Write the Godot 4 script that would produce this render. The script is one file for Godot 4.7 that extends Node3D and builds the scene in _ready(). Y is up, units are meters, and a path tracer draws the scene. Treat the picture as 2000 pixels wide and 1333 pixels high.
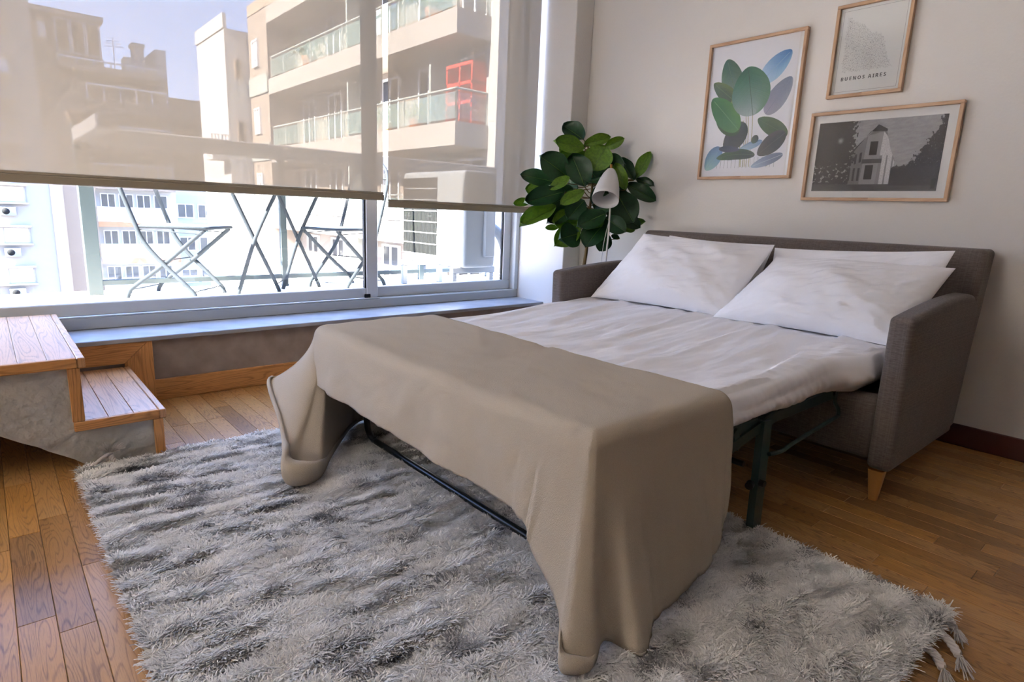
extends Node3D

var M := {}
var used := {}
var rng := RandomNumberGenerator.new()
var nz := FastNoiseLite.new()

# ------------------------------------------------------------------ nodes
func numbered(called: String) -> String:
	if not used.has(called):
		used[called] = 0
		return called
	used[called] += 1
	return "%s_%03d" % [called, used[called]]

func thing(called: String, label: String, category: String, at := Vector3.ZERO, group := "") -> Node3D:
	var o := Node3D.new()
	o.name = numbered(called)
	add_child(o, true)
	o.position = at
	tag(o, label, category, group)
	return o

func tag(o: Node, label: String, category := "", group := "") -> void:
	o.set_meta("label", label)
	if category != "":
		o.set_meta("category", category)
	if group != "":
		o.set_meta("group", group)

func structure(called: String, at := Vector3.ZERO, label := "") -> Node3D:
	var o := Node3D.new()
	o.name = numbered(called)
	add_child(o, true)
	o.position = at
	o.set_meta("kind", "structure")
	if label != "":
		o.set_meta("label", label)
	return o

func put(called: String, mesh: Mesh, m: Material, parent: Node) -> MeshInstance3D:
	var o := MeshInstance3D.new()
	o.name = called
	o.mesh = mesh
	o.material_override = m
	if parent == self:
		o.name = numbered(called)
	parent.add_child(o, true)
	return o

# ------------------------------------------------------------------ materials
func mat(key: String, c: Color, rough := 0.8, spec := 0.5) -> StandardMaterial3D:
	var m := StandardMaterial3D.new()
	m.resource_name = key
	m.albedo_color = c
	m.roughness = rough
	m.metallic_specular = spec
	M[key] = m
	return m

func noise_tex(freq: float, seed_: int, size := 256, octaves := 4, normal := false, strength := 2.0) -> NoiseTexture2D:
	var n := FastNoiseLite.new()
	n.seed = seed_
	n.frequency = freq
	n.fractal_octaves = octaves
	var t := NoiseTexture2D.new()
	t.noise = n
	t.width = size
	t.height = size
	t.seamless = true
	t.as_normal_map = normal
	t.bump_strength = strength
	t.generate_mipmaps = false
	return t

func ramp(t: NoiseTexture2D, a: Color, b: Color) -> NoiseTexture2D:
	var g := Gradient.new()
	g.set_color(0, a)
	g.set_color(1, b)
	t.color_ramp = g
	return t

func tri(m: StandardMaterial3D, s: float) -> void:
	m.uv1_triplanar = true
	m.uv1_scale = Vector3(s, s, s)

func wood_image(seed_: int, base: Color, dark: Color, rings: float, w := 512, h := 128) -> Image:
	var im := Image.create(w, h, false, Image.FORMAT_RGB8)
	var a := FastNoiseLite.new()
	a.seed = seed_
	a.frequency = 0.006
	a.fractal_octaves = 2
	var p := FastNoiseLite.new()
	p.seed = seed_ + 7
	p.frequency = 0.02
	p.fractal_octaves = 3
	for y in h:
		for x in w:
			var wv := a.get_noise_2d(x * 0.34, y * 2.0)
			var r := sin(TAU * (y / float(h) * rings * 0.35 + wv * rings * 0.55))
			var line := pow(0.5 + 0.5 * r, 5.0) * (0.65 + 0.35 * p.get_noise_2d(x * 0.3 + 300.0, y * 3.0))
			var pore := p.get_noise_2d(x * 1.0, y * 24.0)
			var tone := a.get_noise_2d(x * 0.2 + 900.0, y * 0.6) * 0.25
			var k := clampf(line * 0.55 + maxf(0.0, pore) * 0.5 + tone + 0.05, 0.0, 1.0)
			im.set_pixel(x, y, base.lerp(dark, k))
	return im

func weave_image(seed_: int, a: Color, b: Color, n := 256) -> Image:
	var im := Image.create(n, n, false, Image.FORMAT_RGB8)
	var r := RandomNumberGenerator.new()
	r.seed = seed_
	var rows := []
	var cols := []
	for i in n:
		rows.append(r.randf())
		cols.append(r.randf())
	var f := FastNoiseLite.new()
	f.seed = seed_
	f.frequency = 0.05
	for y in n:
		for x in n:
			var thread: float = rows[y] if (x / 2 + y / 2) % 2 == 0 else cols[x]
			var slub := f.get_noise_2d(x * 0.5, y * 6.0) * 0.5
			var k := clampf(thread * 0.6 + 0.2 + slub + (r.randf() - 0.5) * 0.25, 0.0, 1.0)
			im.set_pixel(x, y, a.lerp(b, k))
	return im

func make_materials() -> void:
	var m: StandardMaterial3D
	m = mat("wall_paint", Color(0.875, 0.855, 0.83), 0.9, 0.3)
	m.normal_enabled = true
	m.normal_texture = noise_tex(0.08, 11, 256, 3, true, 1.2)
	m.normal_scale = 0.25
	tri(m, 3.0)
	mat("ceiling_paint", Color(0.95, 0.945, 0.935), 0.95, 0.2)
	m = mat("ledge_face_paint", Color(0.67, 0.61, 0.57), 0.8, 0.4)
	m.albedo_texture = ramp(noise_tex(0.02, 12), Color(0.86, 0.86, 0.86), Color(1, 1, 1))
	tri(m, 1.5)
	m = mat("ledge_cement", Color(0.70, 0.71, 0.725), 0.42, 0.5)
	m.albedo_texture = ramp(noise_tex(0.015, 13), Color(0.82, 0.82, 0.84), Color(1, 1, 1))
	tri(m, 1.2)
	m = mat("plaster", Color(0.78, 0.77, 0.745), 0.9, 0.3)
	m.albedo_texture = ramp(noise_tex(0.018, 14, 256, 5), Color(0.91, 0.905, 0.89), Color(1, 1, 1))
	m.normal_enabled = true
	m.normal_texture = noise_tex(0.05, 15, 256, 4, true, 4.0)
	m.normal_scale = 0.6
	tri(m, 2.0)
	mat("aluminium", Color(0.80, 0.815, 0.825), 0.38, 0.5)
	mat("aluminium_dirty", Color(0.70, 0.72, 0.73), 0.5, 0.5)
	mat("black_rubber", Color(0.06, 0.065, 0.075), 0.7)
	m = mat("window_glass", Color(0.95, 0.98, 0.97, 0.02), 0.0)
	m.transparency = BaseMaterial3D.TRANSPARENCY_ALPHA
	m = mat("green_glass", Color(0.75, 0.9, 0.86, 0.12), 0.02)
	m.transparency = BaseMaterial3D.TRANSPARENCY_ALPHA
	m = mat("picture_glass", Color(1, 1, 1, 0.0), 0.0)
	m.transparency = BaseMaterial3D.TRANSPARENCY_ALPHA
	m = mat("blind_mesh", Color(0.50, 0.435, 0.36, 0.944), 0.9, 0.2)
	m.transparency = BaseMaterial3D.TRANSPARENCY_ALPHA
	m.backlight_enabled = true
	m.backlight = Color(0.425, 0.38, 0.315)
	m = mat("fill_light_curtain", Color(0.90, 0.89, 0.87), 0.95, 0.1)  # curtain of the added side window, spreads sunlight as soft fill
	m.backlight_enabled = true
	m.backlight = Color(0.93, 0.92, 0.91)
	mat("blind_bar", Color(0.60, 0.555, 0.47), 0.7)
	# oak floor: six tones that share one grain
	var grain := ImageTexture.create_from_image(wood_image(3, Color(1.0, 0.985, 0.97), Color(0.50, 0.43, 0.37), 9.0, 1024, 256))
	var tones := [Color(0.76, 0.58, 0.36), Color(0.72, 0.54, 0.31), Color(0.79, 0.61, 0.39), Color(0.67, 0.49, 0.275), Color(0.74, 0.555, 0.33), Color(0.65, 0.485, 0.295), Color(0.76, 0.56, 0.31)]
	for i in tones.size():
		m = mat("floor_oak_%d" % i, tones[i], 0.30, 0.5)
		m.albedo_texture = grain
		m.uv1_offset = Vector3(i * 0.37, i * 0.29, 0)
		m.roughness_texture = null
	var pale_grain := ImageTexture.create_from_image(wood_image(44, Color(1, 0.99, 0.98), Color(0.80, 0.74, 0.68), 4.0, 512, 64))
	var oak2 := ImageTexture.create_from_image(wood_image(21, Color(1, 0.99, 0.97), Color(0.58, 0.50, 0.42), 7.0, 512, 128))
	m = mat("trim_oak", Color(0.84, 0.61, 0.37), 0.45)
	m.albedo_texture = oak2
	m = mat("tread_oak", Color(0.80, 0.61, 0.43), 0.33)
	m.albedo_texture = oak2
	m = mat("frame_oak", Color(0.80, 0.665, 0.535), 0.5)
	m.albedo_texture = pale_grain
	m = mat("leg_beech", Color(0.80, 0.58, 0.32), 0.45)
	m = mat("red_skirting", Color(0.30, 0.11, 0.085), 0.4)
	# cloth
	m = mat("sofa_tweed", Color(1, 1, 1), 0.95, 0.2)
	m.albedo_texture = ImageTexture.create_from_image(weave_image(5, Color(0.32, 0.285, 0.265), Color(0.53, 0.485, 0.455)))
	m.uv1_triplanar = true
	m.uv1_scale = Vector3(5, 5, 5)
	m.rim_enabled = true
	m.rim = 0.3
	m = mat("sheet_cotton", Color(0.94, 0.93, 0.94), 0.85, 0.3)
	m.normal_enabled = true
	m.normal_texture = noise_tex(0.12, 31, 256, 3, true, 1.5)
	m.normal_scale = 0.2
	tri(m, 12.0)
	m = mat("pillow_cotton", Color(0.94, 0.93, 0.935), 0.85, 0.3)
	m.normal_enabled = true
	m.normal_texture = M["sheet_cotton"].normal_texture
	m.normal_scale = 0.2
	tri(m, 12.0)
	m = mat("blanket_wool", Color(0.79, 0.73, 0.645), 0.95, 0.2)
	m.albedo_texture = ramp(noise_tex(0.2, 33, 256, 3), Color(0.84, 0.84, 0.84), Color(1, 1, 1))
	m.normal_enabled = true
	m.normal_texture = noise_tex(0.16, 34, 256, 3, true, 6.0)
	m.normal_scale = 0.6
	m.rim_enabled = true
	m.rim = 0.3
	m.uv1_triplanar = true
	m.uv1_scale = Vector3(9, 14, 9)
	m = mat("rug_yarn", Color(1, 1, 1), 0.9, 0.25)
	m.vertex_color_use_as_albedo = true
	mat("rug_backing", Color(0.55, 0.52, 0.49), 0.95)
	mat("tassel_yarn", Color(0.80, 0.765, 0.74), 0.95)
	mat("green_steel", Color(0.115, 0.215, 0.195), 0.45)
	mat("black_steel", Color(0.075, 0.085, 0.085), 0.35)
	mat("grey_plastic", Color(0.72, 0.72, 0.72), 0.5)
	# plant and lamp
	m = mat("leaf_dark", Color(0.10, 0.28, 0.125), 0.40, 0.5)
	m.albedo_texture = ramp(noise_tex(0.03, 41), Color(0.7, 0.75, 0.7), Color(1, 1, 1))
	m.backlight_enabled = true
	m.backlight = Color(0.12, 0.26, 0.08)
	m = mat("leaf_light", Color(0.40, 0.54, 0.10), 0.5, 0.5)
	m.albedo_texture = M["leaf_dark"].albedo_texture
	m.backlight_enabled = true
	m.backlight = Color(0.3, 0.42, 0.1)
	mat("leaf_vein", Color(0.33, 0.45, 0.16), 0.5)
	mat("bark", Color(0.45, 0.36, 0.22), 0.9)
	mat("pot_grey", Color(0.55, 0.55, 0.54), 0.7)
	mat("soil", Color(0.12, 0.09, 0.07), 1.0)
	mat("lamp_white", Color(0.80, 0.79, 0.78), 0.45)
	mat("brass", Color(0.70, 0.52, 0.30), 0.35).metallic = 0.9
	mat("cord_white", Color(0.82, 0.81, 0.79), 0.6)
	# prints
	mat("mat_board", Color(0.84, 0.835, 0.82), 0.9)
	mat("ink", Color(0.22, 0.22, 0.22), 0.9)
	# outside
	m = mat("balcony_tile", Color(0.90, 0.89, 0.875), 0.7)
	mat("rail_paint", Color(0.46, 0.45, 0.44), 0.5)
	mat("post_paint", Color(0.15, 0.20, 0.205), 0.5)
	mat("chair_steel", Color(0.135, 0.16, 0.18), 0.75, 0.25)
	mat("chair_seat_steel", Color(0.58, 0.64, 0.66), 0.45)
	mat("ac_white", Color(0.50, 0.51, 0.51), 0.6)
	mat("ac_grille", Color(0.15, 0.16, 0.16), 0.8, 0.2)
	mat("ac_dark", Color(0.10, 0.11, 0.115), 0.8, 0.2)
	mat("hose_grey", Color(0.33, 0.36, 0.38), 0.7)
	mat("cream_render", Color(0.57, 0.515, 0.46), 0.9)
	mat("pale_slab", Color(0.63, 0.60, 0.565), 0.9)
	mat("white_render", Color(0.70, 0.685, 0.665), 0.9)
	mat("brown_render", Color(0.50, 0.425, 0.355), 0.9)
	mat("grey_render", Color(0.56, 0.55, 0.535), 0.9)
	mat("tan_render", Color(0.62, 0.545, 0.465), 0.9)
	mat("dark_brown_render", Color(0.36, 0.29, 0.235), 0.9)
	mat("terracotta", Color(0.72, 0.46, 0.30), 0.9)
	mat("shutter_white", Color(0.90, 0.89, 0.88), 0.7)
	mat("far_glass", Color(0.20, 0.215, 0.23), 0.2)
	mat("far_opening", Color(0.14, 0.12, 0.105), 0.8)
	mat("partition_grey", Color(0.60, 0.62, 0.59), 0.8)
	mat("red_shelf", Color(0.74, 0.20, 0.11), 0.7)
	mat("laundry_blue", Color(0.22, 0.27, 0.42), 0.9)
	mat("laundry_white", Color(0.88, 0.88, 0.88), 0.9)
	mat("bush_green", Color(0.30, 0.38, 0.16), 0.9)
	mat("bush_yellow", Color(0.66, 0.60, 0.22), 0.9)
	mat("asphalt", Color(0.35, 0.34, 0.33), 0.95)

# ------------------------------------------------------------------ mesh helpers
func tool() -> SurfaceTool:
	var st := SurfaceTool.new()
	st.begin(Mesh.PRIMITIVE_TRIANGLES)
	return st

func quad(st: SurfaceTool, a: Vector3, b: Vector3, c: Vector3, d: Vector3, uv := []) -> void:
	var v := [a, b, c, a, c, d]
	var id := [0, 1, 2, 0, 2, 3]
	for i in 6:
		if uv.size() == 4:
			st.set_uv(uv[id[i]])
		st.add_vertex(v[i])

# box with all twelve edges chamfered; uvs run along the longest side (u) at su, others at sv
func cbox(st: SurfaceTool, lo: Vector3, hi: Vector3, b := 0.003, su := 1.0, sv := 7.5) -> void:
	st.set_smooth_group(-1)
	var s := hi - lo
	b = minf(b, 0.45 * minf(s.x, minf(s.y, s.z)))
	var la := 0
	if s.y > s.x and s.y > s.z:
		la = 1
	elif s.z > s.x:
		la = 2
	var face := func(pts: Array) -> void:
		var n: Vector3 = (pts[1] - pts[0]).cross(pts[2] - pts[0]).abs()
		var o1 := 1 if la != 1 else 2
		var o2 := 3 - la - o1
		var across := o1 if n[o1] < n[o2] else o2
		var uv := []
		for p in pts:
			uv.append(Vector2(p[la] * su, p[across] * sv))
		for i in range(1, pts.size() - 1):
			for k in [0, i, i + 1]:
				st.set_uv(uv[k])
				st.add_vertex(pts[k])
	# six faces, twelve edges, eight corners
	var P := func(ix: int, iy: int, iz: int, ax: int) -> Vector3:
		var v := Vector3(hi.x if ix else lo.x, hi.y if iy else lo.y, hi.z if iz else lo.z)
		for k in 3:
			if k != ax:
				var sgn := -1.0 if [ix, iy, iz][k] else 1.0
				v[k] += sgn * b
		return v
	var win := func(pts: Array, outward: Vector3) -> void:
		var n: Vector3 = (pts[1] - pts[0]).cross(pts[2] - pts[0])
		if n.dot(outward) > 0.0:
			pts.reverse()
		face.call(pts)
	for ax in 3:
		for sd in 2:
			var o := Vector3.ZERO
			o[ax] = 1.0 if sd else -1.0
			var pts := []
			for c in [[0, 0], [1, 0], [1, 1], [0, 1]]:
				var id := [0, 0, 0]
				id[ax] = sd
				id[(ax + 1) % 3] = c[0]
				id[(ax + 2) % 3] = c[1]
				pts.append(P.call(id[0], id[1], id[2], ax))
			win.call(pts, o)
	for ax in 3:
		var a1 := (ax + 1) % 3
		var a2 := (ax + 2) % 3
		for c in [[0, 0], [1, 0], [1, 1], [0, 1]]:
			var pts := []
			for e in [[0, a1], [1, a1], [1, a2], [0, a2]]:
				var id := [0, 0, 0]
				id[ax] = e[0]
				id[a1] = c[0]
				id[a2] = c[1]
				pts.append(P.call(id[0], id[1], id[2], e[1]))
			var o := Vector3.ZERO
			o[a1] = 1.0 if c[0] else -1.0
			o[a2] = 1.0 if c[1] else -1.0
			win.call(pts, o)
	for ix in 2:
		for iy in 2:
			for iz in 2:
				win.call([P.call(ix, iy, iz, 0), P.call(ix, iy, iz, 1), P.call(ix, iy, iz, 2)], Vector3(ix * 2 - 1, iy * 2 - 1, iz * 2 - 1))

func done(st: SurfaceTool) -> ArrayMesh:
	st.generate_normals()
	return st.commit()

func boxm(lo: Vector3, hi: Vector3, b := 0.003, su := 1.0, sv := 7.5) -> ArrayMesh:
	var st := tool()
	cbox(st, lo, hi, b, su, sv)
	return done(st)

# plain box, twelve triangles
func pbox(st: SurfaceTool, lo: Vector3, hi: Vector3) -> void:
	st.set_smooth_group(-1)
	var v := []
	for i in 8:
		v.append(Vector3(hi.x if i & 1 else lo.x, hi.y if i & 2 else lo.y, hi.z if i & 4 else lo.z))
	for f in [[0, 2, 3, 1], [4, 5, 7, 6], [0, 1, 5, 4], [2, 6, 7, 3], [0, 4, 6, 2], [1, 3, 7, 5]]:
		quad(st, v[f[3]], v[f[2]], v[f[1]], v[f[0]])

func pboxm(lo: Vector3, hi: Vector3) -> ArrayMesh:
	var st := tool()
	pbox(st, lo, hi)
	return done(st)

func tube(st: SurfaceTool, pts: Array, r, sides := 8, capped := true) -> void:
	st.set_smooth_group(0)
	var n := pts.size()
	var rings := []
	var up := Vector3.UP
	var t0: Vector3 = (pts[1] - pts[0]).normalized()
	if absf(t0.dot(up)) > 0.9:
		up = Vector3.RIGHT
	for i in n:
		var t: Vector3 = (pts[mini(i + 1, n - 1)] - pts[maxi(i - 1, 0)]).normalized()
		var s := t.cross(up).normalized()
		up = s.cross(t).normalized()
		var rr: float = r[i] if r is Array else r
		var ring := []
		for k in sides:
			var a := TAU * k / sides
			ring.append(pts[i] + (s * cos(a) + up * sin(a)) * rr)
		rings.append(ring)
	for i in n - 1:
		for k in sides:
			var k2 := (k + 1) % sides
			quad(st, rings[i][k], rings[i][k2], rings[i + 1][k2], rings[i + 1][k])
	if capped:
		st.set_smooth_group(-1)
		for k in range(1, sides - 1):
			st.add_vertex(rings[0][0])
			st.add_vertex(rings[0][k + 1])
			st.add_vertex(rings[0][k])
			st.add_vertex(rings[n - 1][0])
			st.add_vertex(rings[n - 1][k])
			st.add_vertex(rings[n - 1][k + 1])

func tubem(pts: Array, r, sides := 8) -> ArrayMesh:
	var st := tool()
	tube(st, pts, r, sides)
	return done(st)

func lathe(st: SurfaceTool, prof: Array, seg := 28, xf := Transform3D()) -> void:
	st.set_smooth_group(0)
	for i in prof.size() - 1:
		for k in seg:
			var a := TAU * k / seg
			var b := TAU * (k + 1) / seg
			var p: Vector2 = prof[i]
			var q: Vector2 = prof[i + 1]
			quad(st, xf * Vector3(p.x * cos(a), p.y, p.x * sin(a)), xf * Vector3(p.x * cos(b), p.y, p.x * sin(b)), xf * Vector3(q.x * cos(b), q.y, q.x * sin(b)), xf * Vector3(q.x * cos(a), q.y, q.x * sin(a)))

# smooth sheet through a grid of points (rows of equal length)
func sheet(st: SurfaceTool, g: Array, closed_u := false) -> void:
	st.set_smooth_group(0)
	var nu := g.size()
	var nv: int = g[0].size()
	for i in (nu if closed_u else nu - 1):
		var r0: PackedVector3Array = g[i]
		var r1: PackedVector3Array = g[(i + 1) % nu]
		for j in nv - 1:
			quad(st, r0[j], r1[j], r1[j + 1], r0[j + 1])

# sheet with a thickness: a second layer below and a rim all round
func shell(st: SurfaceTool, g: Array, th: float) -> void:
	var nu := g.size()
	var nv: int = g[0].size()
	var h := []
	for i in nu:
		var row := PackedVector3Array()
		row.resize(nv)
		for j in nv:
			var du: Vector3 = g[mini(i + 1, nu - 1)][j] - g[maxi(i - 1, 0)][j]
			var dv: Vector3 = g[i][mini(j + 1, nv - 1)] - g[i][maxi(j - 1, 0)]
			var n := du.cross(dv)
			n = n.normalized() if n.length() > 1e-9 else Vector3.UP
			row[j] = g[i][j] - n * th
		h.append(row)
	sheet(st, g)
	var hr := []
	for i in nu:
		hr.append(h[nu - 1 - i])
	sheet(st, hr)
	for i in nu - 1:
		quad(st, g[i][nv - 1], g[i + 1][nv - 1], h[i + 1][nv - 1], h[i][nv - 1])
		quad(st, g[i + 1][0], g[i][0], h[i][0], h[i + 1][0])
	for j in nv - 1:
		quad(st, g[0][j], g[0][j + 1], h[0][j + 1], h[0][j])
		quad(st, g[nu - 1][j + 1], g[nu - 1][j], h[nu - 1][j], h[nu - 1][j + 1])

# box with rounded edges, bent by a callable
func rbox(lo: Vector3, hi: Vector3, r: float, bend = null, n := 6, inner := 6) -> ArrayMesh:
	var st := tool()
	st.set_smooth_group(0)
	var c := (lo + hi) * 0.5
	var h := (hi - lo) * 0.5
	r = minf(r, 0.98 * minf(h.x, minf(h.y, h.z)))
	var line := func(half: float) -> Array:
		var out := []
		for i in n:
			out.append(-half + r * (1.0 - cos(PI * 0.5 * i / n)) * 1.0)
		for i in inner + 1:
			out.append(lerpf(-half + r, half - r, i / float(inner)))
		for i in range(n - 1, -1, -1):
			out.append(half - r * (1.0 - cos(PI * 0.5 * i / n)))
		return out
	var shape := func(q: Vector3) -> Vector3:
		var k := q.clamp(-h + Vector3.ONE * r, h - Vector3.ONE * r)
		var d := q - k
		var p := k + (d.normalized() * r if d.length() > 1e-7 else Vector3.ZERO)
		p += c
		return bend.call(p) if bend != null else p
	for ax in 3:
		var a1 := (ax + 1) % 3
		var a2 := (ax + 2) % 3
		var l1: Array = line.call(h[a1])
		var l2: Array = line.call(h[a2])
		for sd in 2:
			var g := []
			for u in l1:
				var row := PackedVector3Array()
				for v in l2:
					var q := Vector3.ZERO
					q[ax] = h[ax] if sd else -h[ax]
					q[a1] = u
					q[a2] = v
					row.append(shape.call(q))
				g.append(row)
			if sd == 1:
				g.reverse()
			sheet(st, g)
	return done(st)

func cat(a: Vector3, b: Vector3, c: Vector3, d: Vector3, t: float) -> Vector3:
	return 0.5 * ((2.0 * b) + (c - a) * t + (2.0 * a - 5.0 * b + 4.0 * c - d) * t * t + (3.0 * b - a - 3.0 * c + d) * t * t * t)

func smooth_path(pts: Array, per := 6) -> Array:
	var out := []
	for i in pts.size() - 1:
		for k in per:
			out.append(cat(pts[maxi(i - 1, 0)], pts[i], pts[i + 1], pts[mini(i + 2, pts.size() - 1)], k / float(per)))
	out.append(pts[pts.size() - 1])
	return out

func _ready() -> void:
	rng.seed = 7
	nz.seed = 4
	nz.frequency = 1.0
	set_camera_and_light()
	make_materials()
	build_room()
	build_window()
	build_stairs()
	build_sofa_bed()
	build_bedding()
	build_rug()
	build_pictures()
	build_plant()
	build_lamp()
	build_balcony()
	build_city()

func set_camera_and_light() -> void:
	var cam := Camera3D.new()
	cam.name = "camera"
	cam.fov = 58.834
	cam.near = 0.02
	cam.far = 400.0
	cam.transform = Transform3D(Basis(Vector3.UP, deg_to_rad(-41.1594)) * Basis(Vector3.RIGHT, deg_to_rad(-11.9143)) * Basis(Vector3.BACK, deg_to_rad(2.3107)), Vector3(-3.1169, 0.91, 3.3873))
	add_child(cam)
	cam.current = true
	var we := WorldEnvironment.new()
	we.name = "world"
	var e := Environment.new()
	e.background_mode = Environment.BG_SKY
	var sk := ProceduralSkyMaterial.new()
	sk.sky_top_color = Color(0.48, 0.62, 0.88)
	sk.sky_horizon_color = Color(0.74, 0.82, 0.95)
	sk.ground_energy_multiplier = 0.42
	sk.ground_horizon_color = Color(0.62, 0.60, 0.58)
	sk.ground_bottom_color = Color(0.5, 0.48, 0.46)
	sk.sky_energy_multiplier = 0.85
	sk.sun_angle_max = 1.0
	var s := Sky.new()
	s.sky_material = sk
	e.sky = s
	e.tonemap_mode = Environment.TONE_MAPPER_LINEAR
	e.tonemap_exposure = 22.5
	e.sdfgi_enabled = true
	e.ssao_enabled = true
	e.ssil_enabled = true
	we.environment = e
	add_child(we)
	var sun := DirectionalLight3D.new()
	sun.name = "sun"
	sun.light_color = Color(1.0, 0.965, 0.92)
	sun.light_energy = 2.0
	sun.light_angular_distance = 0.6
	sun.shadow_enabled = true
	sun.sky_mode = DirectionalLight3D.SKY_MODE_LIGHT_ONLY
	add_child(sun)
	sun.look_at_from_position(Vector3(-0.78, 0.62, 0.04) * 60.0, Vector3.ZERO)

# ------------------------------------------------------------------ the room
func build_room() -> void:
	var fl := structure("floor", Vector3.ZERO, "honey oak strip floor of short boards")
	put("subfloor", pboxm(Vector3(-5.8, -0.2, 0.2), Vector3(0.2, -0.0145, 8.7)), M["soil"], fl)
	var w := 0.067
	var lens := [0.38, 0.45, 0.52, 0.60]
	var meshes := []
	for l in lens:
		meshes.append(plank_mesh(w, l))
	var rest := []
	for i in 7:
		rest.append(tool())
	var r := RandomNumberGenerator.new()
	r.seed = 19
	var col := 0
	var x := -0.001
	while x > -5.59:
		var z := 0.30 - r.randf() * 0.5
		while z < 8.5:
			var li := r.randi() % 4
			var v := r.randi() % 7
			var l: float = lens[li]
			if z + l > 0.30:
				var cx := x - w * 0.5
				var cz := z + l * 0.5
				var seen := (cx > -1.62 and cx < -0.05 and cz > 1.9 and cz < 3.75 - (-cx) * 0.28) or (cx < -2.86 and cx > -3.27 and cz > 1.0 and cz < 2.5) or (cx < -1.9 and cx > -2.80 and cz < 1.25)
				var xf := Transform3D(Basis(), Vector3(cx, 0.0, cz))
				if seen and z > 0.2:
					var p := put("plank", meshes[li], M["floor_oak_%d" % v], fl)
					p.transform = xf
				else:
					rest[v].append_from(meshes[li], 0, xf)
			z += l
		x -= w
		col += 1
	var am := ArrayMesh.new()
	for i in 7:
		rest[i].set_material(M["floor_oak_%d" % i])
		rest[i].commit(am)
	var o := MeshInstance3D.new()
	o.name = "plank_field"
	o.mesh = am
	o.set_meta("kind", "stuff")
	fl.add_child(o, true)

	var ce := structure("ceiling", Vector3.ZERO, "plain white ceiling")
	put("slab", pboxm(Vector3(-5.8, 3.05, -0.1), Vector3(0.2, 3.25, 8.7)), M["ceiling_paint"], ce)
	var wr := structure("wall_right", Vector3.ZERO, "plain off white wall that carries the pictures")
	put("face", pboxm(Vector3(0, -0.2, -0.15), Vector3(0.2, 3.05, 8.7)), M["wall_paint"], wr)
	var wl := structure("wall_left")
	put("face", pboxm(Vector3(-5.8, -0.2, -0.1), Vector3(-5.6, 1.40, 8.7)), M["wall_paint"], wl)
	put("face", pboxm(Vector3(-5.8, 2.85, -0.1), Vector3(-5.6, 3.05, 8.7)), M["wall_paint"], wl)
	put("face", pboxm(Vector3(-5.8, 1.40, -0.1), Vector3(-5.6, 2.85, 1.25)), M["wall_paint"], wl)
	put("face", pboxm(Vector3(-5.8, 1.40, 2.0), Vector3(-5.6, 2.85, 8.7)), M["wall_paint"], wl)
	var wb := structure("wall_back")
	put("face", pboxm(Vector3(-5.6, -0.2, 8.5), Vector3(0, 3.05, 8.7)), M["wall_paint"], wb)
	var wf := structure("wall_front", Vector3.ZERO, "window wall with grey painted ledge face and white pier")
	put("ledge_face", pboxm(Vector3(-5.6, -0.2, -0.1), Vector3(-0.158, 0.283, 0.298)), M["ledge_face_paint"], wf)
	put("pier", boxm(Vector3(-0.158, -0.2, -0.15), Vector3(-0.0005, 3.05, 0.493), 0.004), M["wall_paint"], wf)
	put("lintel", pboxm(Vector3(-5.6, 2.92, -0.1), Vector3(-0.158, 3.05, 0.1)), M["wall_paint"], wf)
	put("infill", pboxm(Vector3(-5.45, 0.283, -0.1), Vector3(-4.0005, 2.10, 0.1)), M["wall_paint"], wf)
	put("infill", pboxm(Vector3(-5.45, 2.10, -0.1), Vector3(-4.52, 2.92, 0.1)), M["wall_paint"], wf)
	put("jamb", pboxm(Vector3(-5.6, 0.283, -0.1), Vector3(-5.45, 2.92, 0.1)), M["wall_paint"], wf)
	var le := structure("trim_1", Vector3.ZERO, "grey cement ledge below the window")
	put("ledge", boxm(Vector3(-5.58, 0.284, -0.06), Vector3(-0.159, 0.305, 0.325), 0.003), M["ledge_cement"], le)

	var bf := structure("baseboard_front", Vector3.ZERO, "oak skirting board along the ledge")
	put("board", boxm(Vector3(-2.592, 0.001, 0.299), Vector3(-0.16, 0.098, 0.314), 0.002), M["trim_oak"], bf)
	var t2 := structure("trim_2", Vector3.ZERO, "mitred oak boards around the stair end on the ledge face")
	# horizontal board, mitred at its right end, and the upright one
	var st := tool()
	prism_xy(st, [Vector2(-3.9, 0.300), Vector2(-2.590, 0.300), Vector2(-2.70, 0.192), Vector2(-3.9, 0.192)], 0.299, 0.315)
	put("rail_board", done(st), M["trim_oak"], t2)
	st = tool()
	prism_xy(st, [Vector2(-2.589, 0.2995), Vector2(-2.589, 0.001), Vector2(-2.70, 0.001), Vector2(-2.70, 0.1905)], 0.299, 0.315, true)
	put("upright_board", done(st), M["trim_oak"], t2)
	var br := structure("baseboard_right", Vector3.ZERO, "dark red skirting board")
	put("board", boxm(Vector3(-0.014, 0.001, 0.5), Vector3(-0.0005, 0.094, 8.49), 0.003), M["red_skirting"], br)

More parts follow.
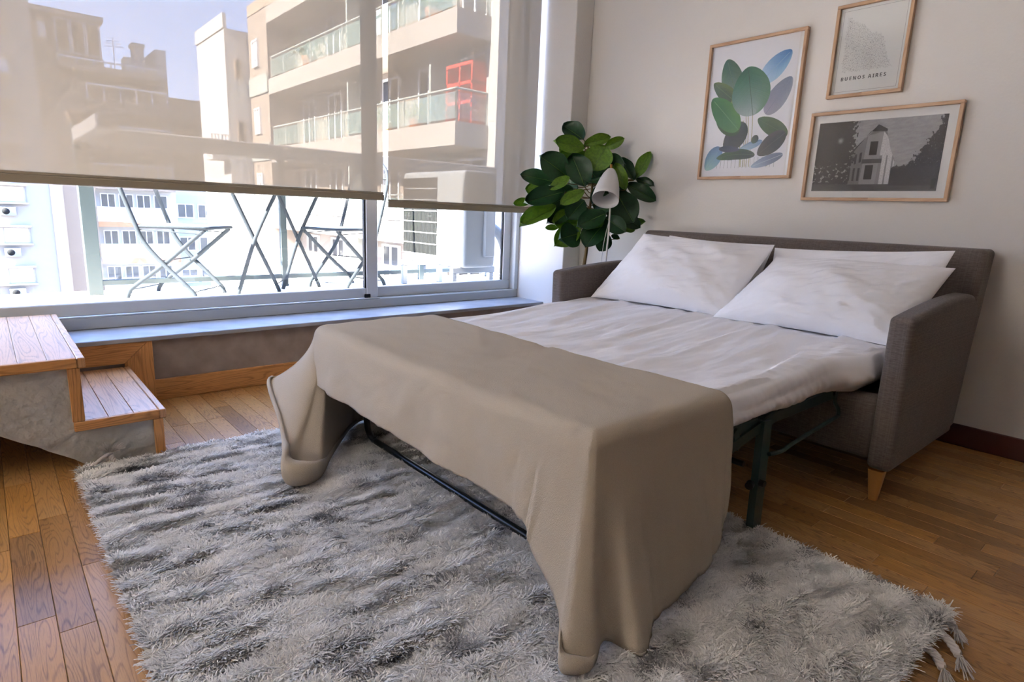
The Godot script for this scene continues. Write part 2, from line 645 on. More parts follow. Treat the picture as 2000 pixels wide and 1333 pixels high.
func prism_xy(st: SurfaceTool, poly: Array, z0: float, z1: float, upright := false) -> void:
	st.set_smooth_group(-1)
	var uvf := func(p: Vector3) -> Vector2:
		return Vector2(p.y, p.x * 7.5 + p.z * 7.5) if upright else Vector2(p.x, p.y * 7.5 + p.z * 7.5)
	var n := poly.size()
	for i in range(1, n - 1):
		for k in [0, i, i + 1]:
			var p := Vector3(poly[k].x, poly[k].y, z1)
			st.set_uv(uvf.call(p))
			st.add_vertex(p)
		for k in [0, i + 1, i]:
			var p := Vector3(poly[k].x, poly[k].y, z0)
			st.set_uv(uvf.call(p))
			st.add_vertex(p)
	for i in n:
		var a: Vector2 = poly[i]
		var b: Vector2 = poly[(i + 1) % n]
		var q := [Vector3(a.x, a.y, z1), Vector3(a.x, a.y, z0), Vector3(b.x, b.y, z0), Vector3(b.x, b.y, z1)]
		quad(st, q[0], q[1], q[2], q[3], [uvf.call(q[0]), uvf.call(q[1]), uvf.call(q[2]), uvf.call(q[3])])

func plank_mesh(w: float, l: float) -> ArrayMesh:
	var st := tool()
	st.set_smooth_group(-1)
	var hx := w * 0.5 - 0.0004
	var hz := l * 0.5 - 0.0004
	var b := 0.0011
	var uv := func(p: Vector3) -> Vector2:
		return Vector2((p.z + hz) * 0.85, (p.x + hx) * 6.0)
	var top := [Vector3(-hx + b, 0, -hz + b), Vector3(hx - b, 0, -hz + b), Vector3(hx - b, 0, hz - b), Vector3(-hx + b, 0, hz - b)]
	var mid := [Vector3(-hx, -b, -hz), Vector3(hx, -b, -hz), Vector3(hx, -b, hz), Vector3(-hx, -b, hz)]
	var low := []
	for p in mid:
		low.append(Vector3(p.x, -0.014, p.z))
	quad(st, top[0], top[1], top[2], top[3], [uv.call(top[0]), uv.call(top[1]), uv.call(top[2]), uv.call(top[3])])
	for i in 4:
		var j := (i + 1) % 4
		quad(st, top[j], top[i], mid[i], mid[j], [uv.call(top[j]), uv.call(top[i]), uv.call(mid[i]), uv.call(mid[j])])
		quad(st, mid[j], mid[i], low[i], low[j], [uv.call(mid[j]), uv.call(mid[i]), uv.call(low[i]), uv.call(low[j])])
	return done(st)

# ------------------------------------------------------------------ window and blinds
func build_window() -> void:
	var w := structure("window_1", Vector3.ZERO, "wide sliding window with pale grey aluminium frame")
	var al: Material = M["aluminium"]
	# outer frame and track
	put("bottom_track", boxm(Vector3(-4.0, 0.305, -0.075), Vector3(-0.159, 0.362, 0.04), 0.004), M["aluminium_dirty"], w)
	put("track_lip", boxm(Vector3(-4.0, 0.362, 0.030), Vector3(-1.29, 0.368, 0.040), 0.002), al, w)
	put("top_frame", boxm(Vector3(-4.0, 2.85, -0.075), Vector3(-0.159, 2.92, 0.04), 0.004), al, w)
	put("right_frame", boxm(Vector3(-0.192, 0.362, -0.075), Vector3(-0.1585, 2.85, 0.04), 0.003), al, w)
	put("left_frame", boxm(Vector3(-4.0, 0.362, -0.075), Vector3(-3.95, 2.85, 0.04), 0.003), al, w)
	# left sash, nearer the room
	var s1 := Node3D.new()
	s1.name = "sliding_sash"
	w.add_child(s1, true)
	put("bottom_rail", boxm(Vector3(-3.95, 0.368, -0.01), Vector3(-1.375, 0.428, 0.026), 0.004), al, s1)
	put("top_rail", boxm(Vector3(-3.95, 2.79, -0.01), Vector3(-1.375, 2.85, 0.026), 0.004), al, s1)
	put("stile", boxm(Vector3(-1.375, 0.366, -0.012), Vector3(-1.300, 2.85, 0.03), 0.004), al, s1)
	put("gasket", boxm(Vector3(-1.384, 0.428, -0.004), Vector3(-1.376, 2.79, 0.022), 0.001), M["black_rubber"], s1)
	put("roller_stop", boxm(Vector3(-1.392, 0.369, 0.0265), Vector3(-1.352, 0.392, 0.036), 0.003), M["black_rubber"], s1)
	put("pane", pboxm(Vector3(-3.95, 0.42, 0.004), Vector3(-1.37, 2.80, 0.010)), M["window_glass"], s1)
	# right sash, behind
	var s2 := Node3D.new()
	s2.name = "fixed_sash"
	w.add_child(s2, true)
	put("bottom_rail", boxm(Vector3(-1.30, 0.362, -0.055), Vector3(-0.192, 0.428, -0.015), 0.004), al, s2)
	put("top_rail", boxm(Vector3(-1.30, 2.79, -0.055), Vector3(-0.192, 2.85, -0.015), 0.004), al, s2)
	put("stile", boxm(Vector3(-1.335, 0.364, -0.056), Vector3(-1.275, 2.85, -0.0135), 0.004), al, s2)
	put("stile", boxm(Vector3(-0.258, 0.4285, -0.0555), Vector3(-0.193, 2.7895, -0.0155), 0.004), al, s2)
	put("gasket", boxm(Vector3(-0.265, 0.429, -0.045), Vector3(-0.2585, 2.789, -0.025), 0.001), M["black_rubber"], s2)
	put("pane", pboxm(Vector3(-1.28, 0.42, -0.038), Vector3(-0.255, 2.80, -0.032)), M["window_glass"], s2)

	# high panes further left, above a solid wall
	var w2 := structure("window_2", Vector3.ZERO, "high uncovered pane at the left end of the window wall")
	put("bottom_frame", boxm(Vector3(-4.52, 2.10, -0.075), Vector3(-4.0, 2.16, 0.04), 0.004), al, w2)
	put("top_frame", boxm(Vector3(-4.52, 2.86, -0.075), Vector3(-4.0, 2.92, 0.04), 0.004), al, w2)
	for x in [-4.519, -4.06]:
		put("stile", boxm(Vector3(x, 2.16, -0.07), Vector3(x + 0.059, 2.86, 0.035), 0.004), al, w2)
	put("pane", pboxm(Vector3(-4.47, 2.15, -0.02), Vector3(-4.05, 2.87, -0.014)), M["window_glass"], w2)

	# added side window, out of view; its sunlit curtain gives fill light
	var w3 := structure("window_3", Vector3.ZERO, "added unseen side window with a sheer white curtain for soft fill light")
	for y in [1.40, 2.79]:
		put("frame_bar", boxm(Vector3(-5.74, y, 1.25), Vector3(-5.68, y + 0.06, 2.0), 0.004), al, w3)
	for z in [1.25, 1.94]:
		put("stile", boxm(Vector3(-5.74, 1.46, z), Vector3(-5.68, 2.79, z + 0.06), 0.004), al, w3)
	for z in [1.30]:
		put("pane", pboxm(Vector3(-5.713, 1.45, z), Vector3(-5.707, 2.80, z + 0.65)), M["window_glass"], w3)
	var cst := tool()
	var cg := []
	for i in 121:
		var row := PackedVector3Array()
		for j in 9:
			row.append(Vector3(-5.55 + 0.02 * sin(i * 0.9) + 0.006 * sin(i * 2.3), lerpf(1.30, 2.95, j / 8.0), lerpf(1.15, 2.10, i / 120.0)))
		cg.append(row)
	sheet(cst, cg)
	put("fill_light_curtain", done(cst), M["fill_light_curtain"], w3)

	blind("roller_blind", "wide beige mesh roller blind over the left window panes", -3.47, -1.352, 0.952)
	blind("roller_blind", "narrow beige mesh roller blind next to the white pier", -1.326, -0.186, 0.915)

func blind(called: String, label: String, x0: float, x1: float, y0: float) -> void:
	var b := thing(called, label, "blind", Vector3((x0 + x1) * 0.5, y0, 0.2), "roller blinds on the window")
	var hw := (x1 - x0) * 0.5
	var st := tool()
	var g := []
	for i in 25:
		var row := PackedVector3Array()
		for j in 17:
			var u := lerpf(-hw + 0.004, hw - 0.004, i / 24.0)
			var v := lerpf(0.03, 2.95 - y0, j / 16.0)
			row.append(Vector3(u, v, 0.0012 * sin(u * 2.2 + v)))
		g.append(row)
	sheet(st, g)
	put("mesh_cloth", done(st), M["blind_mesh"], b)
	put("hem_bar", boxm(Vector3(-hw, 0.0, -0.009), Vector3(hw, 0.034, 0.009), 0.004), M["blind_bar"], b)
	put("hem_fold", boxm(Vector3(-hw + 0.002, 0.0345, -0.0045), Vector3(hw - 0.002, 0.046, 0.0045), 0.002), M["blind_bar"], b)
	put("roller_tube", tubem([Vector3(-hw, 2.97 - y0, -0.018), Vector3(hw, 2.97 - y0, -0.018)], 0.02, 16), M["aluminium"], b)
	put("bracket", boxm(Vector3(hw - 0.002, 2.94 - y0, -0.045), Vector3(hw + 0.004, 3.049 - y0, 0.01), 0.001), M["aluminium"], b)
	put("bracket", boxm(Vector3(-hw - 0.004, 2.94 - y0, -0.045), Vector3(-hw + 0.002, 3.049 - y0, 0.01), 0.001), M["aluminium"], b)

# ------------------------------------------------------------------ stairs
func build_stairs() -> void:
	var s := thing("staircase", "plastered stair with two oak treads against the window ledge", "stairs", Vector3(-2.69, 0, 1.03))
	var o := -s.position
	var zf := 1.03
	# plaster body: a side profile carried from the room side to the ledge
	var st := tool()
	var prof := [Vector2(-2.712, 0.0), Vector2(-2.712, 0.145), Vector2(-2.945, 0.145), Vector2(-2.945, 0.361), Vector2(-3.60, 0.361), Vector2(-3.50, 0.375)]
	prof = [Vector2(-2.712, 0.0), Vector2(-2.712, 0.144), Vector2(-2.955, 0.144), Vector2(-2.955, 0.360), Vector2(-3.9, 0.360), Vector2(-3.9, 0.30)]
	# ragged soffit from the left down to the floor
	for i in 25:
		var x := lerpf(-3.42, -2.90, i / 24.0)
		var y := maxf(0.0, 0.318 - 0.612 * (x + 3.42) + 0.006 * nz.get_noise_1d(x * 40.0) + 0.02 * sin((x + 3.42) * 6.0) - 0.0)
		if i == 24:
			y = 0.0
		prof.append(Vector2(x, y))
	var pv := PackedVector2Array()
	for p in prof:
		pv.append(p)
	var ids := Geometry2D.triangulate_polygon(pv)
	st.set_smooth_group(-1)
	for side in 2:
		for k in ids.size():
			var id: int = ids[k] if side == 0 else ids[ids.size() - 1 - k]
			var p: Vector2 = pv[id]
			st.add_vertex(Vector3(p.x, p.y, zf - 0.012 if side == 0 else 0.316) + o)
	for i in pv.size():
		var a: Vector2 = pv[i]
		var b: Vector2 = pv[(i + 1) % pv.size()]
		quad(st, Vector3(a.x, a.y, zf - 0.012) + o, Vector3(b.x, b.y, zf - 0.012) + o, Vector3(b.x, b.y, 0.316) + o, Vector3(a.x, a.y, 0.316) + o)
	put("plaster_body", done(st), M["plaster"], s)
	# treads: planks along z, an oak nosing on the right edge and a strip on the room side
	tread(s, o, "tread", -2.955, -2.686, 0.178, 0.316, zf)
	tread(s, o, "tread", -3.70, -2.907, 0.394, 0.075, zf)
	# risers
	put("riser", boxm(Vector3(-2.7115, 0.001, 0.3165) + o, Vector3(-2.697, 0.1445, zf - 0.004) + o, 0.002), M["tread_oak"], s)
	put("riser", boxm(Vector3(-2.9545, 0.1785, 0.3165) + o, Vector3(-2.9235, 0.3605, zf - 0.004) + o, 0.002), M["tread_oak"], s)
	# upright oak edge strips on the room side
	put("edge_strip", boxm(Vector3(-2.7275, 0.001, zf - 0.0118) + o, Vector3(-2.697, 0.1445, zf) + o, 0.002), M["trim_oak"], s)
	put("edge_strip", boxm(Vector3(-2.9575, 0.1785, zf - 0.0118) + o, Vector3(-2.9235, 0.3605, zf) + o, 0.002), M["trim_oak"], s)

func tread(s: Node3D, o: Vector3, called: String, x0: float, x1: float, y: float, z0: float, z1: float) -> void:
	var t := Node3D.new()
	t.name = called
	s.add_child(t, true)
	var th := 0.033
	put("nosing", boxm(Vector3(x1 - 0.022, y - th, z0) + o, Vector3(x1, y, z1 + 0.002) + o, 0.003), M["tread_oak"], t)
	put("side_strip", boxm(Vector3(x0, y - th, z1 - 0.014) + o, Vector3(x1 - 0.0225, y, z1 + 0.002) + o, 0.003), M["trim_oak"], t)
	var x := x1 - 0.0232
	var i := 0
	while x > x0 + 0.02:
		var xa := maxf(x0, x - 0.074)
		var p := put("plank", boxm(Vector3(xa + 0.0006, y - th, z0) + o, Vector3(x - 0.0006, y - 0.0004, z1 - 0.0146) + o, 0.0012), M["tread_oak"], t)
		x -= 0.074
		i += 1

# ------------------------------------------------------------------ sofa bed
func build_sofa_bed() -> void:
	var s := thing("sofa_bed", "grey tweed sofa with its fold-out bed frame pulled out", "sofa bed", Vector3(-0.5, 0, 1.98))
	var o := -s.position
	var tw: Material = M["sofa_tweed"]
	var shift := func(p: Vector3) -> Vector3:
		return p + o
	# backrest leans towards the wall
	var lean := func(p: Vector3) -> Vector3:
		var k := clampf((p.y - 0.12) / 0.73, 0.0, 1.0)
		p.x += lerpf(-0.115, 0.0, k)
		p.x += lerpf(0.0, 0.02, k) * (1.0 if p.x > -0.12 else 0.0)
		return p + o
	put("backrest", rbox(Vector3(-0.175, 0.12, 1.162), Vector3(-0.05, 0.845, 2.798), 0.022, lean), tw, s)
	# arms: the top rises a little towards the back
	for a in [[1.16, 1.236], [2.724, 2.80]]:
		var arm := func(p: Vector3) -> Vector3:
			var k := clampf((p.x + 0.92) / 0.72, 0.0, 1.0)
			var ky := clampf((p.y - 0.105) / 0.53, 0.0, 1.0)
			p.y += ky * (0.045 * sin(k * PI * 0.62) - 0.05 * smoothstep(0.86, 1.0, k))
			p.x += (1.0 - k) * (0.012 * (1.0 - ky)) + k * lerpf(0.0, 0.06, ky)
			return p + o
		put("armrest", rbox(Vector3(-0.92, 0.105, a[0]), Vector3(-0.21, 0.632, a[1]), 0.02, arm, 5, 14), tw, s)
	put("front_rail", rbox(Vector3(-0.885, 0.125, 1.238), Vector3(-0.80, 0.345, 2.722), 0.02, shift), tw, s)
	put("seat_box", rbox(Vector3(-0.80, 0.13, 1.238), Vector3(-0.24, 0.30, 2.722), 0.02, shift), tw, s)
	# piping seam on the arm fronts
	for z in [1.1985, 2.762]:
		put("leg", leg_mesh(Vector3(-0.905, 0, z) + o), M["leg_beech"], s)
		put("leg", leg_mesh(Vector3(-0.30, 0, 1.98 + (z - 1.98) * 0.86) + o), M["leg_beech"], s)
	# steel bed frame
	var gs: Material = M["green_steel"]
	for z in [1.225, 2.585]:
		var sgn := 1.0 if z > 2.0 else -1.0
		put("side_rail", boxm(Vector3(-1.42, 0.318, z - 0.012) + o, Vector3(-0.86, 0.356, z + 0.012) + o, 0.003), gs, s)
		put("side_rail", boxm(Vector3(-2.14, 0.322, z - 0.011) + o, Vector3(-1.455, 0.352, z + 0.011) + o, 0.003), gs, s)
		# middle leg, a flat channel that leans a little
		var st := tool()
		slanted_bar(st, Vector3(-1.435, 0.345, z + sgn * 0.02), Vector3(-1.475, 0.0, z + sgn * 0.045), 0.024, 0.011, o)
		put("bed_leg", done(st), gs, s)
		put("leg_bolt", tubem([Vector3(-1.466, 0.165, z + sgn * 0.03) + o, Vector3(-1.466, 0.165, z + sgn * 0.058) + o], 0.011, 12), M["black_steel"], s)
		put("leg_bolt", tubem([Vector3(-1.495, 0.165, z + sgn * 0.03) + o, Vector3(-1.512, 0.163, z + sgn * 0.034) + o], 0.012, 12), M["black_steel"], s)
		# bracket and link bars of the folding joint
		st = tool()
		slanted_bar(st, Vector3(-1.62, 0.298, z + sgn * 0.018), Vector3(-1.36, 0.345, z + sgn * 0.018), 0.016, 0.004, o)
		slanted_bar(st, Vector3(-1.60, 0.345, z + sgn * 0.016), Vector3(-1.565, 0.288, z + sgn * 0.016), 0.012, 0.004, o)
		put("joint_bracket", done(st), gs, s)
		st = tool()
		tube(st, smooth_path([Vector3(-1.435, 0.247, z + sgn * 0.045) + o, Vector3(-1.36, 0.243, z + sgn * 0.05) + o, Vector3(-1.29, 0.252, z + sgn * 0.05) + o, Vector3(-1.0, 0.268, z + sgn * 0.045) + o, Vector3(-0.925, 0.262, z + sgn * 0.035) + o, Vector3(-0.915, 0.285, z + sgn * 0.03) + o, Vector3(-0.93, 0.318, z + sgn * 0.02) + o, Vector3(-0.905, 0.372, z + sgn * 0.015) + o], 5), 0.0065, 8)
		put("link_bar", done(st), gs, s)
		st = tool()
		slanted_bar(st, Vector3(-0.93, 0.335, z + sgn * 0.015), Vector3(-0.80, 0.408, z + sgn * 0.015), 0.014, 0.004, o)
		slanted_bar(st, Vector3(-0.84, 0.42, z + sgn * 0.02), Vector3(-0.77, 0.34, z + sgn * 0.02), 0.014, 0.004, o)
		put("hinge_plate", done(st), M["black_steel"], s)
	put("cross_bar", tubem([Vector3(-1.47, 0.205, 1.235) + o, Vector3(-1.47, 0.205, 2.575) + o], 0.009, 10), M["black_steel"], s)
	# foot loop that stands on the rug
	put("foot_loop", tubem(smooth_path([Vector3(-2.11, 0.335, 1.385) + o, Vector3(-2.085, 0.12, 1.385) + o, Vector3(-2.075, 0.062, 1.39) + o, Vector3(-2.07, 0.045, 1.42) + o, Vector3(-2.07, 0.043, 1.50) + o, Vector3(-2.07, 0.043, 2.40) + o, Vector3(-2.07, 0.045, 2.51) + o, Vector3(-2.075, 0.062, 2.535) + o, Vector3(-2.085, 0.12, 2.54) + o, Vector3(-2.11, 0.335, 2.54) + o], 6), 0.0115, 10), M["black_steel"], s)
	put("foot_rail", boxm(Vector3(-2.155, 0.322, 1.2145) + o, Vector3(-2.1405, 0.352, 2.5955) + o, 0.003), gs, s)
	# sprung deck under the mattress
	put("deck", boxm(Vector3(-2.138, 0.344, 1.2375) + o, Vector3(-0.84, 0.3505, 2.5725) + o, 0.002), M["black_steel"], s)

func leg_mesh(at: Vector3) -> ArrayMesh:
	var st := tool()
	var a := []
	for k in 5:
		var t := k / 4.0
		var h := lerpf(0.0, 0.112, t)
		var r := lerpf(0.013, 0.026, t)
		var ring := PackedVector3Array()
		for i in 17:
			var an := TAU * i / 16.0
			var c := cos(an)
			var sn := sin(an)
			var q := pow(pow(absf(c), 4.0) + pow(absf(sn), 4.0), -0.25)
			ring.append(at + Vector3(c * q * r + lerpf(0.006, 0.0, t), h, sn * q * r))
		a.append(ring)
	sheet(st, a)
	return done(st)

# flat bar from a to b: half width across, half depth along z
func slanted_bar(st: SurfaceTool, a: Vector3, b: Vector3, hw: float, hd: float, o: Vector3) -> void:
	st.set_smooth_group(-1)
	var t := (b - a).normalized()
	var d := Vector3(0, 0, 1)
	var s := t.cross(d).normalized()
	d = s.cross(t).normalized()
	var q := []
	for e in [a, b]:
		for c in [[-1, -1], [1, -1], [1, 1], [-1, 1]]:
			q.append(e + s * hw * c[0] + d * hd * c[1] + o)
	for f in [[0, 1, 2, 3], [7, 6, 5, 4], [0, 4, 5, 1], [1, 5, 6, 2], [2, 6, 7, 3], [3, 7, 4, 0]]:
		quad(st, q[f[0]], q[f[1]], q[f[2]], q[f[3]])

# ------------------------------------------------------------------ bedding
func bed_top(x: float, z: float) -> float:
	# the mattress climbs towards the sofa and sags a little in the middle
	var y := 0.447 + 0.048 * smoothstep(-1.45, -0.65, x)
	return y - 0.008 * (1.0 - pow((z - 1.89) / 0.75, 2.0)) * smoothstep(-0.5, -1.2, x)

func crease(x: float, z: float, pts: Array) -> float:
	# height of a pressed fold that runs along a polyline in x
	for i in pts.size() - 1:
		var a: Vector2 = pts[i]
		var b: Vector2 = pts[i + 1]
		if x >= a.x and x <= b.x:
			var zz := lerpf(a.y, b.y, (x - a.x) / (b.x - a.x))
			var ends := smoothstep(pts[0].x, pts[0].x + 0.12, x) * smoothstep(pts[pts.size() - 1].x, pts[pts.size() - 1].x - 0.15, x)
			var d := z - zz
			return ends * (0.012 * exp(-pow(maxf(d, 0.0) / 0.05, 2.0)) if d > 0.0 else 0.012 * exp(-pow(d / 0.007, 2.0)))
	return 0.0

func build_bedding() -> void:
	var n2 := FastNoiseLite.new()
	n2.seed = 12
	n2.frequency = 1.0
	n2.fractal_octaves = 3
	var folds := [
		[Vector2(-1.366, 1.513), Vector2(-1.274, 1.519), Vector2(-0.802, 1.463), Vector2(-0.56, 1.455)],
		[Vector2(-1.70, 1.84), Vector2(-1.488, 1.891), Vector2(-1.223, 1.887), Vector2(-0.971, 1.89), Vector2(-0.617, 1.869)],
		[Vector2(-1.72, 2.191), Vector2(-1.468, 2.196), Vector2(-1.227, 2.185), Vector2(-0.972, 2.19), Vector2(-0.781, 2.22), Vector2(-0.518, 2.207)],
		[Vector2(-1.80, 2.553), Vector2(-1.511, 2.545), Vector2(-1.251, 2.523), Vector2(-0.92, 2.492)],
		[Vector2(-0.80, 2.505), Vector2(-0.714, 2.509), Vector2(-0.40, 2.525)],
		[Vector2(-1.60, 1.30), Vector2(-1.2, 1.28), Vector2(-0.9, 1.27)]]
	var mt := thing("mattress", "thin mattress in a creased white fitted sheet on the sofa bed", "mattress", Vector3(-1.25, 0.36, 1.89))
	var o := -mt.position
	var g := []
	var nx := 210
	for i in nx + 1:
		var x := lerpf(-2.185, -0.34, i / float(nx))
		var row := PackedVector3Array()
		# profile across the bed: under the left edge, up, over the top, down the right edge and under
		var zl := 1.192
		var zr := 2.602
		var bot := 0.352
		var sag := 0.012 * n2.get_noise_2d(x * 3.0, 5.0)
		# near the sofa arm the sheet is drawn in and up
		var tuck := smoothstep(-1.02, -0.86, x)
		zr += 0.085 * tuck
		zl += 0.035 * tuck
		for j in 12:
			var t := j / 11.0
			var y := lerpf(bot, bed_top(x, zl) - 0.035, t)
			var wr := n2.get_noise_2d(x * 16.0, y * 5.0) * 0.008
			row.append(Vector3(x, y, zl - 0.012 * sin(t * PI) + wr * sin(t * PI)) + o)
		for j in 7:
			var a := PI * 0.5 * j / 7.0
			row.append(Vector3(x, bed_top(x, zl) - 0.035 + 0.035 * sin(a), zl + 0.035 - 0.035 * cos(a)) + o)
		var nzz := 260
		for j in nzz + 1:
			var z := lerpf(zl + 0.035, zr - 0.04, j / float(nzz))
			var y := bed_top(x, z)
			for f in folds:
				y += crease(x, z, f)
			var flow := n2.get_noise_2d(x * 1.3 + 0.4 * z, z * 3.5) * 0.010
			var ripple := n2.get_noise_2d(x * 2.2 + z * 2.0 + 20.0, z * 11.0) * 0.006
			var edge := smoothstep(0.28, 0.0, zr - z)
			var rib := edge * 0.010 * n2.get_noise_2d(x * 9.0 - z * 7.0, z * 3.0 + 40.0)
			row.append(Vector3(x, y + flow + ripple + rib, z) + o)
		for j in range(1, 10):
			var a := PI * 0.5 * j / 9.0
			var bulge := 0.010 * n2.get_noise_2d(x * 7.0, 90.0)
			row.append(Vector3(x, bed_top(x, zr) - 0.045 + 0.045 * cos(a), zr - 0.04 + (0.045 + bulge) * sin(a)) + o)
		for j in range(1, 15):
			var t := j / 14.0
			var y0 := bed_top(x, zr) - 0.045
			var lo2 := bot + sag + 0.035 * tuck
			var y := lerpf(y0, lo2, t)
			var pleat := (n2.get_noise_2d(x * 14.0 + y * 6.0, y * 4.0 + 60.0)) * 0.013 * sin(t * PI)
			row.append(Vector3(x, y, zr + 0.005 + 0.010 * n2.get_noise_2d(x * 7.0, 90.0) * (1.0 - t) + 0.012 * sin(t * PI) + pleat - 0.02 * t * t) + o)
		for j in range(1, 4):
			row.append(Vector3(x, bot - 0.002 + sag * 0.3, zr - 0.02 - 0.03 * j) + o)
		g.append(row)
	var st := tool()
	sheet(st, g)
	# foot and head ends
	for e in [0, nx]:
		var row: PackedVector3Array = g[e]
		var half := row.size() / 2
		for j in half - 1:
			quad(st, row[j], row[j + 1], row[row.size() - 2 - j], row[row.size() - 1 - j])
	put("fitted_sheet", done(st), M["sheet_cotton"], mt)

	# pillows: corners bl, br, tl, tr
	pillow("white pillow leaning in front on the window side of the sofa bed", Vector3(-0.735, 0.497, 1.275), Vector3(-0.66, 0.492, 2.01), Vector3(-0.43, 0.832, 1.352), Vector3(-0.455, 0.806, 2.085), 0.13, 0.03, 1)
	pillow("white pillow leaning in front beside the near sofa arm", Vector3(-0.70, 0.492, 1.965), Vector3(-0.69, 0.495, 2.70), Vector3(-0.43, 0.765, 2.09), Vector3(-0.43, 0.777, 2.765), 0.13, 0.03, 2)
	pillow("white pillow behind, on the window side, its top edge showing", Vector3(-0.50, 0.50, 1.41), Vector3(-0.50, 0.50, 2.02), Vector3(-0.335, 0.828, 1.45), Vector3(-0.335, 0.815, 2.03), 0.05, 0.02, 3)
	pillow("white pillow behind, near the sofa arm, its corner showing", Vector3(-0.49, 0.50, 2.06), Vector3(-0.49, 0.50, 2.68), Vector3(-0.35, 0.802, 2.04), Vector3(-0.35, 0.838, 2.735), 0.05, 0.02, 4)

	build_blanket(n2)

func pillow(label: String, bl: Vector3, br: Vector3, tl: Vector3, tr: Vector3, front: float, back: float, seed_: int) -> void:
	var c := (bl + br + tl + tr) * 0.25
	var p := thing("pillow", label, "pillow", c, "pillows on the sofa bed")
	var n := ((br - bl + tr - tl).cross(tl - bl + tr - br)).normalized()
	if n.x > 0.0:
		n = -n
	var f := FastNoiseLite.new()
	f.seed = seed_ * 13
	f.frequency = 1.0
	f.fractal_octaves = 3
	var st := tool()
	var N := 56
	for sd in 2:
		var g := []
		for i in N + 1:
			var row := PackedVector3Array()
			for j in N + 1:
				# denser towards the seam
				var u := 0.5 - 0.5 * cos(PI * i / N)
				var v := 0.5 - 0.5 * cos(PI * j / N)
				var uu := u * 2.0 - 1.0
				var vv := v * 2.0 - 1.0
				# edges draw in between the corners
				var pu := uu * (1.0 - 0.035 * (1.0 - vv * vv))
				var pv := vv * (1.0 - 0.06 * (1.0 - uu * uu))
				var a := (pu + 1.0) * 0.5
				var b := (pv + 1.0) * 0.5
				var q: Vector3 = bl.lerp(br, a).lerp(tl.lerp(tr, a), b)
				var e := pow(maxf(0.0, 1.0 - uu * uu), 0.55) * pow(maxf(0.0, 1.0 - vv * vv), 0.55)
				var h := (front if sd == 0 else -back) * e * (1.0 - 0.18 * vv)
				# creases fan out from the corners and the lower edge
				var rim := 1.0 - e
				var soft := f.get_noise_2d(u * 1.6 + v * 0.8, v * 1.6) * 0.030 * e
				var lr := f.get_noise_2d(atan2(vv + 1.15, uu + 1.15) * 5.0, Vector2(uu + 1.0, vv + 1.0).length() * 0.7)
				var rr := f.get_noise_2d(atan2(vv + 1.15, uu - 1.15) * 5.0 + 50.0, Vector2(uu - 1.0, vv + 1.0).length() * 0.7)
				var tr2 := f.get_noise_2d(atan2(vv - 1.15, uu - 1.15) * 4.0 + 90.0, Vector2(uu - 1.0, vv - 1.0).length() * 0.7)
				var w := soft
				w += 0.016 * (1.0 - smoothstep(0.0, 0.22, absf(lr))) * exp(-Vector2(uu + 1.0, vv + 1.0).length() * 0.9) * e
				w += 0.030 * (1.0 - smoothstep(0.0, 0.22, absf(rr))) * exp(-Vector2(uu - 1.0, vv + 1.0).length() * 0.9) * e
				w += 0.018 * (1.0 - smoothstep(0.0, 0.22, absf(tr2))) * exp(-Vector2(uu - 1.0, vv - 1.0).length() * 1.0) * e
				w += f.get_noise_2d(uu * 9.0 + 5.0, vv * 2.0) * 0.012 * smoothstep(-0.2, -0.95, vv) * pow(e, 0.5)
				w += f.get_noise_2d(uu * 3.0 - vv * 5.0, vv * 5.0 + 30.0) * 0.005 * e
				if sd == 1:
					w *= 0.3
				q += n * (h + w) - c
				q.y += -0.012 * (1.0 - vv * vv) * (1.0 if sd == 0 else 0.3)
				row.append(q)
			g.append(row)
		if sd == 1:
			g.reverse()
		sheet(st, g)
	put("case", done(st), M["pillow_cotton"], p)

